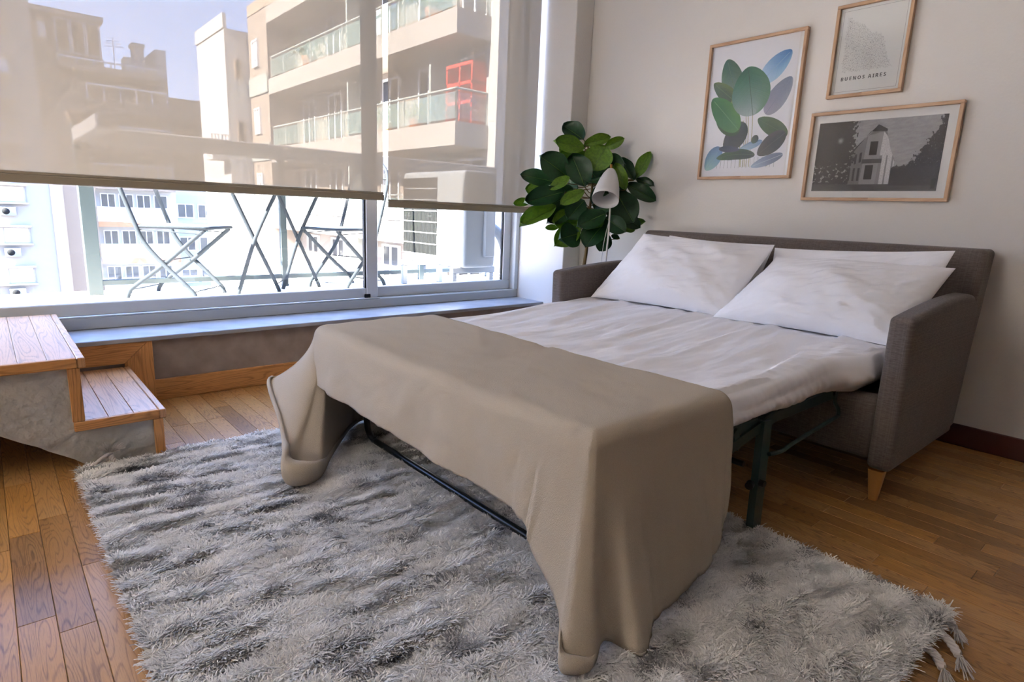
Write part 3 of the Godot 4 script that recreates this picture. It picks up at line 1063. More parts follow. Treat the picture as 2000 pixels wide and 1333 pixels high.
func build_blanket(n2: FastNoiseLite) -> void:
	# stations round the edge: point on the bed edge (x, z), hem (x, y, z)
	var S := [
		[-1.665, 1.205, -1.70, 0.06, 1.16],
		[-1.80, 1.205, -1.80, 0.05, 1.15],
		[-1.95, 1.205, -1.95, 0.045, 1.17],
		[-2.08, 1.205, -2.06, 0.045, 1.22],
		[-2.14, 1.205, -2.16, 0.045, 1.33],
		[-2.155, 1.205, -2.27, 0.045, 1.47],
		[-2.158, 1.205, -2.36, 0.045, 1.595],
		[-2.159, 1.205, -2.415, 0.042, 1.615],
		[-2.160, 1.205, -2.462, 0.05, 1.585],
		[-2.160, 1.206, -2.435, 0.10, 1.50],
		[-2.160, 1.207, -2.39, 0.16, 1.33],
		[-2.160, 1.208, -2.335, 0.235, 1.075],
		[-2.160, 1.215, -2.275, 0.255, 1.15],
		[-2.160, 1.26, -2.240, 0.262, 1.25],
		[-2.160, 1.40, -2.242, 0.251, 1.41],
		[-2.160, 1.60, -2.236, 0.246, 1.61],
		[-2.160, 1.80, -2.242, 0.245, 1.80],
		[-2.160, 1.97, -2.234, 0.234, 1.97],
		[-2.160, 2.13, -2.240, 0.234, 2.13],
		[-2.160, 2.27, -2.236, 0.232, 2.27],
		[-2.160, 2.38, -2.238, 0.230, 2.40],
		[-2.160, 2.45, -2.252, 0.218, 2.472],
		[-2.160, 2.50, -2.262, 0.180, 2.505],
		[-2.160, 2.54, -2.285, 0.130, 2.60],
		[-2.160, 2.56, -2.305, 0.095, 2.645],
		[-2.160, 2.570, -2.345, 0.05, 2.685],
		[-2.160, 2.574, -2.345, 0.04, 2.708],
		[-2.158, 2.575, -2.30, 0.04, 2.728],
		[-2.150, 2.575, -2.245, 0.05, 2.700],
		[-2.135, 2.575, -2.215, 0.045, 2.705],
		[-2.115, 2.575, -2.188, 0.035, 2.765],
		[-2.09, 2.575, -2.135, 0.04, 2.745],
		[-2.04, 2.575, -2.07, 0.045, 2.715],
		[-1.95, 2.575, -1.965, 0.05, 2.705],
		[-1.85, 2.575, -1.85, 0.065, 2.70],
		[-1.75, 2.575, -1.79, 0.095, 2.69],
		[-1.665, 2.575, -1.765, 0.135, 2.685]]
	var C0 := Vector2(-1.655, 1.89)
	var b := thing("blanket", "taupe woollen throw draped over the foot of the bed", "blanket", Vector3(-2.0, 0.45, 1.9))
	var o := -b.position
	var per := 9
	var g := []
	var ns := (S.size() - 1) * per
	for i in ns + 1:
		var k := mini(i / per, S.size() - 2)
		var t := (i - k * per) / float(per)
		var q := []
		for d in [-1, 0, 1, 2]:
			q.append(S[clampi(k + d, 0, S.size() - 1)])
		var e2 := Vector2(lerpf(q[1][0], q[2][0], t), lerpf(q[1][1], q[2][1], t))
		var H := cat(Vector3(q[0][2], q[0][3], q[0][4]), Vector3(q[1][2], q[1][3], q[1][4]), Vector3(q[2][2], q[2][3], q[2][4]), Vector3(q[3][2], q[3][3], q[3][4]), t)
		H.y = maxf(H.y, 0.034)
		var row := PackedVector3Array()
		# top, from the middle of the head edge outwards
		var ntop := 34
		for j in ntop:
			var f := j / float(ntop)
			f = pow(f, 0.8)
			var p := C0.lerp(e2, f)
			row.append(Vector3(p.x, blanket_y(p.x, p.y, n2), p.y) + o)
		var E := Vector3(e2.x, blanket_y(e2.x, e2.y, n2), e2.y)
		# outward direction
		var side := Vector3.ZERO
		if e2.y < 1.2065:
			side = Vector3(0, 0, -1)
		elif e2.y > 2.5735:
			side = Vector3(0, 0, 1)
		else:
			side = Vector3(-1, 0, 0)
		var hd := Vector3(H.x - E.x, 0, H.z - E.z).normalized()
		var near_corner := smoothstep(-2.02, -2.155, e2.x) * maxf(smoothstep(1.40, 1.21, e2.y), smoothstep(2.40, 2.56, e2.y))
		var out := side.lerp(hd, near_corner).normalized()
		var r := 0.042
		var na := 9
		for j in na:
			var a := 1.35 * j / na
			row.append(E + out * r * sin(a) - Vector3(0, r * (1.0 - cos(a)), 0) + o)
		var A := E + out * r * sin(1.35) - Vector3(0, r * (1.0 - cos(1.35)), 0)
		var len := A.distance_to(H)
		var B := A + (out * 0.22 - Vector3(0, 1, 0)).normalized() * len * 0.42
		var nd := 30
		for j in nd + 1:
			var f := j / float(nd)
			var p := A * (1 - f) * (1 - f) + B * 2.0 * f * (1 - f) + H * f * f
			# hanging folds
			var s := i / float(ns)
			var fold := n2.get_noise_2d(s * 30.0, f * 0.7) * 0.012 * smoothstep(0.0, 0.6, f) * (1.0 - near_corner) + n2.get_noise_2d(s * 90.0, f * 1.2 + 9.0) * 0.0045 * f * (1.0 - near_corner) + n2.get_noise_2d(s * 170.0, f * 1.5 + 33.0) * 0.0018 * smoothstep(0.15, 0.5, f) * (1.0 - near_corner)
			p += out * fold
			# the hem turns up into a small roll on the floor at both corners
			p.y = maxf(p.y, 0.034)
			row.append(p + o)
		# turned hem; at the two low corners it opens into a roll
		var last: Vector3 = row[row.size() - 1]
		var open := exp(-pow((H - Vector3(-2.44, 0.05, 1.58)).length() / 0.11, 2.0)) + 0.45 * exp(-pow((H - Vector3(-2.34, 0.045, 2.70)).length() / 0.06, 2.0))
		var rr := 0.004 + 0.034 * open
		for j in range(1, 8):
			var a := 0.55 * j
			row.append(last + hd * rr * sin(a) + Vector3(0, rr * (1.0 - cos(a)), 0))
		g.append(row)
	var st := tool()
	shell(st, g, 0.005)
	put("throw", done(st), M["blanket_wool"], b)

func blanket_y(x: float, z: float, n2: FastNoiseLite) -> float:
	var y := bed_top(x, z) + 0.016
	y += n2.get_noise_2d(x * 3.0 + 8.0, z * 2.2) * 0.006
	y += n2.get_noise_2d(x * 9.0 + z * 3.0, z * 6.0 + 50.0) * 0.0022
	return y

# ------------------------------------------------------------------ rug
func build_rug() -> void:
	var r := RandomNumberGenerator.new()
	r.seed = 77
	var x0 := -2.955
	var x1 := -1.475
	var z0 := 1.07
	var z1 := 3.12
	var rug := thing("shag_rug", "shaggy cream rug with grey streaks under the bed foot", "rug", Vector3((x0 + x1) * 0.5, 0, (z0 + z1) * 0.5))
	var o := -rug.position
	put("backing", boxm(Vector3(x0, 0.001, z0) + o, Vector3(x1, 0.010, z1) + o, 0.003), M["rug_backing"], rug)
	# one tuft: a few bent strands of yarn
	var st := tool()
	st.set_smooth_group(-1)
	var tr := RandomNumberGenerator.new()
	tr.seed = 5
	for s in 9:
		var a := tr.randf() * TAU
		var root := Vector3(cos(a), 0, sin(a)) * 0.004 * tr.randf()
		var out := Vector3(cos(a + tr.randf() - 0.5), 0, sin(a + tr.randf() - 0.5))
		var wd := out.cross(Vector3.UP) * 0.00105
		var h := 0.020 + 0.009 * tr.randf()
		var reach := 0.008 + 0.010 * tr.randf()
		var prev := root
		for k in 3:
			var t := (k + 1) / 3.0
			var p := root + Vector3(0, h * sin(t * PI * 0.52), 0) + out * reach * t * t * 1.4 + Vector3(tr.randf() - 0.5, 0, tr.randf() - 0.5) * 0.005 * t
			var w0 := wd * (1.0 - 0.1 * k)
			var w1 := wd * (1.0 - 0.1 * (k + 1))
			# three-sided strand
			var up0 := out * 0.00105
			quad(st, prev - w0, prev + w0, p + w1, p - w1)
			quad(st, prev + w0, prev + up0, p + up0, p + w1)
			prev = p
	var tuft := done(st)
	tuft.surface_set_material(0, M["rug_yarn"])
	var fa := FastNoiseLite.new()
	fa.seed = 3
	fa.frequency = 1.0
	fa.fractal_octaves = 3
	var buf := PackedFloat32Array()
	var step := 0.0047
	var n := 0
	var z := z0 + 0.004
	while z < z1 - 0.003:
		var x := x0 + 0.004
		while x < x1 - 0.003:
			var px := x + (r.randf() - 0.5) * step
			var pz := z + (r.randf() - 0.5) * step
			# rows lie along x; grey dye in streaks
			var ridge := fa.get_noise_2d(px * 3.2, pz * 17.0)
			var clump := fa.get_noise_2d(px * 14.0 + 40.0, pz * 30.0)
			var dye := fa.get_noise_2d(px * 3.6 + 200.0, pz * 11.0 + 100.0) + 0.6 * fa.get_noise_2d(px * 11.0 + 30.0, pz * 30.0)
			var hgt := 0.92 + 0.55 * ridge + 0.30 * clump + 0.2 * (r.randf() - 0.5)
			hgt = clampf(hgt, 0.42, 1.5)
			var lx := 0.35 * fa.get_noise_2d(px * 6.0 + 70.0, pz * 12.0) + 0.15 * (r.randf() - 0.5)
			var lz := 0.55 * fa.get_noise_2d(px * 4.0 - 50.0, pz * 14.0) + 0.15 * (r.randf() - 0.5)
			var up := Vector3(lx, 1.0, lz).normalized()
			var a := r.randf() * TAU
			var bx := Vector3(cos(a), 0, sin(a))
			var bz := bx.cross(up).normalized()
			bx = up.cross(bz).normalized()
			var sc := 0.9 + 0.35 * r.randf()
			bx *= sc
			bz *= sc
			var by := up * hgt
			var grey := smoothstep(0.24, 0.60, dye)
			var c := Color(0.90, 0.865, 0.82).lerp(Color(0.20, 0.195, 0.195), grey * 0.85)
			var v := 0.88 + 0.24 * r.randf()
			buf.append_array(PackedFloat32Array([bx.x, by.x, bz.x, px + o.x, bx.y, by.y, bz.y, 0.008, bx.z, by.z, bz.z, pz + o.z, c.r * v, c.g * v, c.b * v, 1.0]))
			n += 1
			x += step
		z += step
	var mm := MultiMesh.new()
	mm.transform_format = MultiMesh.TRANSFORM_3D
	mm.use_colors = true
	mm.mesh = tuft
	mm.instance_count = n
	mm.buffer = buf
	var mi := MultiMeshInstance3D.new()
	mi.name = "pile"
	mi.multimesh = mm
	mi.set_meta("kind", "stuff")
	mi.material_override = M["rug_yarn"]
	rug.add_child(mi, true)
	# tassels: plaited cord and a brush of threads
	tassel(rug, o, [Vector3(-1.475, 0.014, 3.085), Vector3(-1.485, 0.018, 3.12), Vector3(-1.515, 0.012, 3.145)], Vector3(-0.03, -0.004, 0.02), 1)
	tassel(rug, o, [Vector3(-1.56, 0.014, 3.11), Vector3(-1.575, 0.016, 3.145), Vector3(-1.61, 0.012, 3.175)], Vector3(-0.045, -0.004, 0.022), 2)
	tassel(rug, o, [Vector3(-1.64, 0.014, 3.11), Vector3(-1.655, 0.016, 3.14), Vector3(-1.685, 0.012, 3.165)], Vector3(-0.045, -0.004, 0.022), 3)
	tassel(rug, o, [Vector3(-2.935, 0.02, 1.075), Vector3(-2.90, 0.045, 1.068), Vector3(-2.868, 0.062, 1.062)], Vector3(0.024, 0.016, 0.0), 4)
	tassel(rug, o, [Vector3(-2.845, 0.02, 1.085), Vector3(-2.862, 0.04, 1.07), Vector3(-2.872, 0.06, 1.06)], Vector3(-0.014, 0.026, 0.004), 5)

func tassel(rug: Node3D, o: Vector3, path: Array, tail: Vector3, seed_: int) -> void:
	var r := RandomNumberGenerator.new()
	r.seed = seed_
	var t := Node3D.new()
	t.name = "tassel"
	rug.add_child(t, true)
	var pts := smooth_path(path, 8)
	var st := tool()
	for s in 3:
		var q := []
		for i in pts.size():
			var a := i * 0.9 + s * TAU / 3.0
			q.append(pts[i] + Vector3(sin(a) * 0.004, cos(a) * 0.0035, cos(a) * 0.004) + o)
		tube(st, q, 0.0055, 6)
	put("cord", done(st), M["tassel_yarn"], t)
	st = tool()
	var e: Vector3 = pts[pts.size() - 1]
	for s in 44:
		var d := tail * (0.7 + 0.6 * r.randf()) + Vector3(r.randf() - 0.5, (r.randf() - 0.35) * 0.6, r.randf() - 0.5) * 0.034
		var p2 := e + d
		p2.y = maxf(p2.y, 0.004)
		var pm := e + d * 0.5 + Vector3(0, 0.006 * r.randf(), 0)
		tube(st, [e + o, pm + o, p2 + o], 0.0011, 4, false)
	put("brush", done(st), M["tassel_yarn"], t)

# ------------------------------------------------------------------ pictures
func paint_leaf(im: Image, base: Vector2, tip: Vector2, width: float, c0: Color, c1: Color, c2: Color, rib: Color, bendy := 0.0) -> void:
	# base, tip and width as shares of the sheet width and height
	var W := im.get_width()
	var H := im.get_height()
	var a := Vector2(base.x * W, base.y * H)
	var b := Vector2(tip.x * W, tip.y * H)
	var ax := b - a
	var L := ax.length()
	ax /= L
	var nx := Vector2(-ax.y, ax.x)
	var hw := width * W * 0.56
	var lo := Vector2(minf(a.x, b.x), minf(a.y, b.y)) - Vector2(hw, hw) * 1.3
	var hi := Vector2(maxf(a.x, b.x), maxf(a.y, b.y)) + Vector2(hw, hw) * 1.3
	for y in range(maxi(0, int(lo.y)), mini(H, int(hi.y) + 1)):
		for x in range(maxi(0, int(lo.x)), mini(W, int(hi.x) + 1)):
			var d := Vector2(x, y) - a
			var t := d.dot(ax) / L
			if t < 0.0 or t > 1.0:
				continue
			var s := d.dot(nx) - bendy * L * sin(t * PI)
			var w := hw * pow(sin(PI * pow(t, 0.86)), 0.55)
			if absf(s) > w:
				continue
			var k := s / maxf(w, 0.001)
			var c := c0.lerp(c1, t)
			c = c.lerp(c2, smoothstep(0.0, 1.0, k) * 0.55)
			var v := nz.get_noise_2d(t * 60.0 + absf(k) * 18.0, 3.0) * 0.05
			c = Color(c.r + v, c.g + v, c.b + v)
			if absf(s) < 1.1 and t < 0.93:
				c = rib
			im.set_pixel(x, y, c)

func paint_line(im: Image, a: Vector2, b: Vector2, c: Color, r := 0.8) -> void:
	var W := im.get_width()
	var H := im.get_height()
	var p := Vector2(a.x * W, a.y * H)
	var q := Vector2(b.x * W, b.y * H)
	var n := int(p.distance_to(q)) + 1
	for i in n + 1:
		var m := p.lerp(q, i / float(n))
		m.x += sin(i * 0.02) * 3.0
		for dx in range(-1, 2):
			if absf(dx) <= r and m.x + dx >= 0 and m.x + dx < W and m.y >= 0 and m.y < H:
				im.set_pixel(int(m.x + dx), int(m.y), c)

func botanical_image() -> Image:
	var im := Image.create(400, 544, false, Image.FORMAT_RGB8)
	im.fill(Color(0.86, 0.855, 0.86))
	var stem := Color(0.62, 0.60, 0.42)
	for e in [[0.57, 0.53, 0.60], [0.41, 0.64, 0.50], [0.49, 0.52, 0.55], [0.47, 0.58, 0.53], [0.52, 0.54, 0.57], [0.45, 0.72, 0.48], [0.86, 0.72, 0.80]]:
		paint_line(im, Vector2(e[0], e[1]), Vector2(e[2], 0.93), stem, 1.0)
	for i in 16:
		paint_line(im, Vector2(0.2 + i * 0.045, 0.86), Vector2(0.19 + i * 0.046, 0.935), Color(0.29, 0.32, 0.24), 0.5)
	# blue and grey leaves at the back
	paint_leaf(im, Vector2(0.62, 0.31), Vector2(0.93, 0.115), 0.19, Color(0.74, 0.82, 0.88), Color(0.24, 0.45, 0.66), Color(0.62, 0.76, 0.82), Color(0.55, 0.68, 0.76))
	paint_leaf(im, Vector2(0.72, 0.545), Vector2(0.965, 0.30), 0.19, Color(0.62, 0.60, 0.64), Color(0.42, 0.46, 0.52), Color(0.56, 0.58, 0.60), Color(0.50, 0.52, 0.56))
	paint_leaf(im, Vector2(0.22, 0.77), Vector2(0.05, 0.945), 0.17, Color(0.42, 0.52, 0.66), Color(0.60, 0.76, 0.72), Color(0.30, 0.42, 0.54), Color(0.52, 0.62, 0.68))
	paint_leaf(im, Vector2(0.72, 0.74), Vector2(0.45, 0.80), 0.07, Color(0.48, 0.58, 0.68), Color(0.70, 0.78, 0.82), Color(0.40, 0.48, 0.56), Color(0.6, 0.66, 0.7))
	paint_leaf(im, Vector2(0.97, 0.845), Vector2(0.62, 0.93), 0.09, Color(0.40, 0.42, 0.48), Color(0.62, 0.68, 0.76), Color(0.50, 0.54, 0.60), Color(0.7, 0.72, 0.76))
	# greens
	paint_leaf(im, Vector2(0.36, 0.42), Vector2(0.19, 0.105), 0.23, Color(0.56, 0.60, 0.54), Color(0.13, 0.32, 0.16), Color(0.25, 0.37, 0.19), Color(0.34, 0.46, 0.29))
	paint_leaf(im, Vector2(0.40, 0.46), Vector2(0.05, 0.27), 0.15, Color(0.26, 0.35, 0.19), Color(0.28, 0.37, 0.22), Color(0.43, 0.49, 0.22), Color(0.38, 0.46, 0.26))
	paint_leaf(im, Vector2(0.42, 0.36), Vector2(0.30, 0.50), 0.12, Color(0.41, 0.51, 0.26), Color(0.62, 0.66, 0.40), Color(0.38, 0.48, 0.24), Color(0.41, 0.51, 0.29))
	paint_leaf(im, Vector2(0.50, 0.60), Vector2(0.27, 0.80), 0.22, Color(0.20, 0.25, 0.18), Color(0.30, 0.29, 0.26), Color(0.34, 0.34, 0.28), Color(0.26, 0.29, 0.22))
	paint_leaf(im, Vector2(0.43, 0.66), Vector2(0.13, 0.545), 0.17, Color(0.23, 0.32, 0.16), Color(0.25, 0.37, 0.14), Color(0.36, 0.42, 0.18), Color(0.31, 0.40, 0.21))
	paint_leaf(im, Vector2(0.42, 0.645), Vector2(0.05, 0.39), 0.23, Color(0.34, 0.51, 0.27), Color(0.16, 0.40, 0.13), Color(0.30, 0.51, 0.18), Color(0.46, 0.62, 0.36))
	paint_leaf(im, Vector2(0.575, 0.545), Vector2(0.455, 0.185), 0.40, Color(0.62, 0.66, 0.64), Color(0.11, 0.35, 0.18), Color(0.26, 0.46, 0.26), Color(0.20, 0.30, 0.19))
	paint_leaf(im, Vector2(0.99, 0.71), Vector2(0.64, 0.575), 0.15, Color(0.25, 0.32, 0.18), Color(0.30, 0.39, 0.21), Color(0.38, 0.44, 0.24), Color(0.34, 0.40, 0.24))
	paint_leaf(im, Vector2(0.97, 0.69), Vector2(0.68, 0.84), 0.17, Color(0.20, 0.22, 0.16), Color(0.32, 0.31, 0.26), Color(0.40, 0.38, 0.32), Color(0.36, 0.36, 0.30))
	paint_leaf(im, Vector2(0.66, 0.70), Vector2(0.60, 0.75), 0.07, Color(0.18, 0.21, 0.16), Color(0.28, 0.39, 0.27), Color(0.3, 0.3, 0.28), Color(0.25, 0.30, 0.24))
	paint_leaf(im, Vector2(0.65, 0.84), Vector2(0.18, 0.855), 0.10, Color(0.16, 0.19, 0.13), Color(0.25, 0.37, 0.18), Color(0.34, 0.42, 0.24), Color(0.30, 0.37, 0.21), 0.05)
	paint_leaf(im, Vector2(0.20, 0.78), Vector2(0.46, 0.795), 0.06, Color(0.22, 0.24, 0.24), Color(0.32, 0.34, 0.34), Color(0.3, 0.3, 0.3), Color(0.3, 0.32, 0.32))
	return im

func street_image() -> Image:
	var W := 480
	var H := 270
	var im := Image.create(W, H, false, Image.FORMAT_RGB8)
	var f := FastNoiseLite.new()
	f.seed = 8
	f.frequency = 0.05
	f.fractal_octaves = 4
	var inside := func(p: Vector2, poly: Array) -> bool:
		return Geometry2D.is_point_in_polygon(p, PackedVector2Array(poly))
	var house := [Vector2(0.30, 0.44), Vector2(0.50, 0.08), Vector2(0.565, 0.15), Vector2(0.615, 0.42), Vector2(0.66, 0.58), Vector2(0.66, 0.90), Vector2(0.30, 0.90)]
	var corner := [Vector2(0.425, 0.22), Vector2(0.545, 0.17), Vector2(0.545, 0.9), Vector2(0.40, 0.9)]
	var lit := [Vector2(0.545, 0.17), Vector2(0.58, 0.24), Vector2(0.66, 0.60), Vector2(0.66, 0.9), Vector2(0.53, 0.9)]
	var eave := [Vector2(0.29, 0.46), Vector2(0.495, 0.07), Vector2(0.57, 0.14), Vector2(0.57, 0.17), Vector2(0.44, 0.16), Vector2(0.30, 0.49)]
	for y in H:
		for x in W:
			var u := x / float(W)
			var v := y / float(H)
			var p := Vector2(u, v)
			var n := f.get_noise_2d(x, y)
			var n2 := f.get_noise_2d(x * 3.0 + 500.0, y * 3.0)
			var g := 0.60 + 0.06 * f.get_noise_2d(x * 0.4 + y * 0.5, y * 1.2 + 70.0)
			if v > 0.87:
				g = 0.27 + 0.05 * f.get_noise_2d(x * 0.4, y * 4.0) + 0.12 * maxf(0.0, (v - 0.9)) * 4.0
			if inside.call(p, house):
				g = 0.46
				var row := fmod((u - 0.30) * 26.0, 1.0)
				if u < 0.42 and row < 0.45 and (absf(v - (0.50 + (0.42 - u) * 0.6)) < 0.07 or absf(v - 0.76) < 0.09):
					g = 0.22
				if inside.call(p, corner):
					g = 0.56
				if inside.call(p, lit):
					g = 0.74 + 0.08 * n2
					if fmod((u - 0.545) * 22.0, 1.0) < 0.3 and v > 0.5:
						g = 0.5
				if (u > 0.452 and u < 0.512 and v > 0.30 and v < 0.49) or (u > 0.435 and u < 0.50 and v > 0.63 and v < 0.83):
					g = 0.17
				if absf(v - 0.575) < 0.03 and u > 0.40 and u < 0.56:
					g = 0.28
			if inside.call(p, eave):
				g = 0.20
			# trees left and right, hedge
			var tl := smoothstep(0.34, 0.24, u) * 0.5 + n * 0.55 + 0.30 - absf(v - 0.28) * 0.25
			if u < 0.34 and v < 0.60 and tl > 0.34 + 0.12 * n2:
				g = 0.17 + 0.14 * maxf(0.0, n2)
			if u < 0.31 and v >= 0.48 and v < 0.9 and n + 0.30 > smoothstep(0.50, 0.46, v) + 0.12 * n2:
				g = 0.15 + 0.16 * maxf(0.0, n2)
			var edge := 0.98 - 0.24 * smoothstep(0.0, 0.9, v) + 0.05 * n
			if u > edge - 0.02 and u > 0.72 and v < 0.92 and n2 < 0.5:
				g = 0.14 + 0.12 * maxf(0.0, n)
			if u > 0.64 and v > 0.66 - 0.05 * n and v < 0.92:
				g = 0.18 + 0.12 * maxf(0.0, n2)
			if u > 0.955 and u < 0.985 and v > 0.83 and v < 0.97:
				g = 0.05
			if Vector2((u - 0.20) * 1.8, v - 0.27).length() < 0.07:
				g = lerpf(g, 0.86, 0.7 * smoothstep(0.07, 0.0, Vector2((u - 0.20) * 1.8, v - 0.27).length()))
			g = clampf(g + n2 * 0.03, 0.03, 0.95)
			im.set_pixel(x, y, Color(g, g * 0.99, g * 0.985))
	return im

func map_image() -> Image:
	var W := 300
	var H := 390
	var im := Image.create(W, H, false, Image.FORMAT_RGB8)
	var paper := Color(0.80, 0.80, 0.785)
	im.fill(paper)
	var c := FastNoiseLite.new()
	c.noise_type = FastNoiseLite.TYPE_CELLULAR
	c.cellular_return_type = FastNoiseLite.RETURN_DISTANCE2_SUB
	c.frequency = 0.11
	c.seed = 2
	var d := c.duplicate()
	d.frequency = 0.035
	d.seed = 9
	var coast := PackedVector2Array([Vector2(0.11, 0.10), Vector2(0.24, 0.17), Vector2(0.36, 0.21), Vector2(0.48, 0.31), Vector2(0.62, 0.34), Vector2(0.69, 0.42), Vector2(0.74, 0.55), Vector2(0.79, 0.66), Vector2(0.85, 0.735), Vector2(0.12, 0.735)])
	for y in H:
		for x in W:
			var p := Vector2(x / float(W), y / float(H))
			var jag := Vector2(nz.get_noise_2d(x * 0.06, y * 0.06), nz.get_noise_2d(x * 0.06 + 40.0, y * 0.06)) * 0.03
			if Geometry2D.is_point_in_polygon(p + jag, coast):
				var a := c.get_noise_2d(x, y) + 1.0
				var b: float = d.get_noise_2d(x, y) + 1.0
				var k := 0.03
				if a < 0.14:
					k = 0.36
				if b < 0.06:
					k = 0.75
				im.set_pixel(x, y, paper.lerp(Color(0.20, 0.20, 0.20), k))
	# thin border line
	for x in range(14, W - 14):
		for e in [13, H - 14]:
			im.set_pixel(x, e, Color(0.42, 0.42, 0.42))
	for y in range(13, H - 13):
		for e in [14, W - 15]:
			im.set_pixel(e, y, Color(0.42, 0.42, 0.42))
	return im

func picture(label: String, z0: float, z1: float, y0: float, y1: float, im: Image, inset: Array) -> Node3D:
	var o := thing("framed_picture", label, "picture", Vector3(0, y0, (z0 + z1) * 0.5), "framed pictures on the wall")
	var hz := (z1 - z0) * 0.5
	var h := y1 - y0
	var w := 0.0145
	var d0 := -0.026
	var fm: Material = M["frame_oak"]
	put("frame_bar", boxm(Vector3(d0, 0, -hz), Vector3(-0.0005, w, hz), 0.0015, 1.0, 7.5), fm, o)
	put("frame_bar", boxm(Vector3(d0, h - w, -hz), Vector3(-0.0005, h, hz), 0.0015, 1.0, 7.5), fm, o)
	put("frame_bar", boxm(Vector3(d0, w, -hz), Vector3(-0.0005, h - w, -hz + w), 0.0015, 1.0, 7.5), fm, o)
	put("frame_bar", boxm(Vector3(d0, w, hz - w), Vector3(-0.0005, h - w, hz), 0.0015, 1.0, 7.5), fm, o)
	put("mount_board", pboxm(Vector3(-0.009, w, -hz + w), Vector3(-0.001, h - w, hz - w)), M["mat_board"], o)
	var a: float = -hz + w + inset[0]
	var b: float = hz - w - inset[1]
	var lo: float = w + inset[2]
	var hi: float = h - w - inset[3]
	var st := tool()
	st.set_smooth_group(-1)
	quad(st, Vector3(-0.0096, hi, a), Vector3(-0.0096, hi, b), Vector3(-0.0096, lo, b), Vector3(-0.0096, lo, a), [Vector2(0, 0), Vector2(1, 0), Vector2(1, 1), Vector2(0, 1)])
	var pm := StandardMaterial3D.new()
	pm.resource_name = "print"
	pm.albedo_texture = ImageTexture.create_from_image(im)
	pm.roughness = 0.8
	pm.texture_repeat = false
	put("print", done(st), pm, o)
	put("glass", pboxm(Vector3(-0.0165, w, -hz + w), Vector3(-0.0145, h - w, hz - w)), M["picture_glass"], o)
	return o

func build_pictures() -> void:
	picture("tall oak framed print of large green and blue leaves", 1.381, 1.907, 1.138, 1.842, botanical_image(), [0.0, 0.026, 0.0, 0.0])
	picture("wide oak framed black and white photograph of a corner house", 1.979, 2.595, 1.030, 1.438, street_image(), [0.026, 0.036, 0.030, 0.034])
	var mp := picture("small oak framed map of Buenos Aires above the house photograph", 2.034, 2.351, 1.497, 1.900, map_image(), [0.0, 0.0, 0.0, 0.0])
	var tm := TextMesh.new()
	var sf := SystemFont.new()
	sf.font_names = PackedStringArray(["Droid Sans"])
	sf.font_weight = 700
	var fv := FontVariation.new()
	fv.base_font = sf
	fv.spacing_glyph = 4
	tm.font = fv
	tm.text = "BUENOS AIRES"
	tm.font_size = 24
	tm.pixel_size = 0.0009
	tm.depth = 0.0004
	var t := put("lettering", tm, M["ink"], mp)
	var wid: float = tm.get_aabb().size.x
	var k := 0.19 / maxf(wid, 0.01)
	t.transform = Transform3D(Basis(Vector3(0, 0, k), Vector3(0, k, 0), Vector3(-1, 0, 0)), Vector3(-0.0100, 0.083, -0.012))

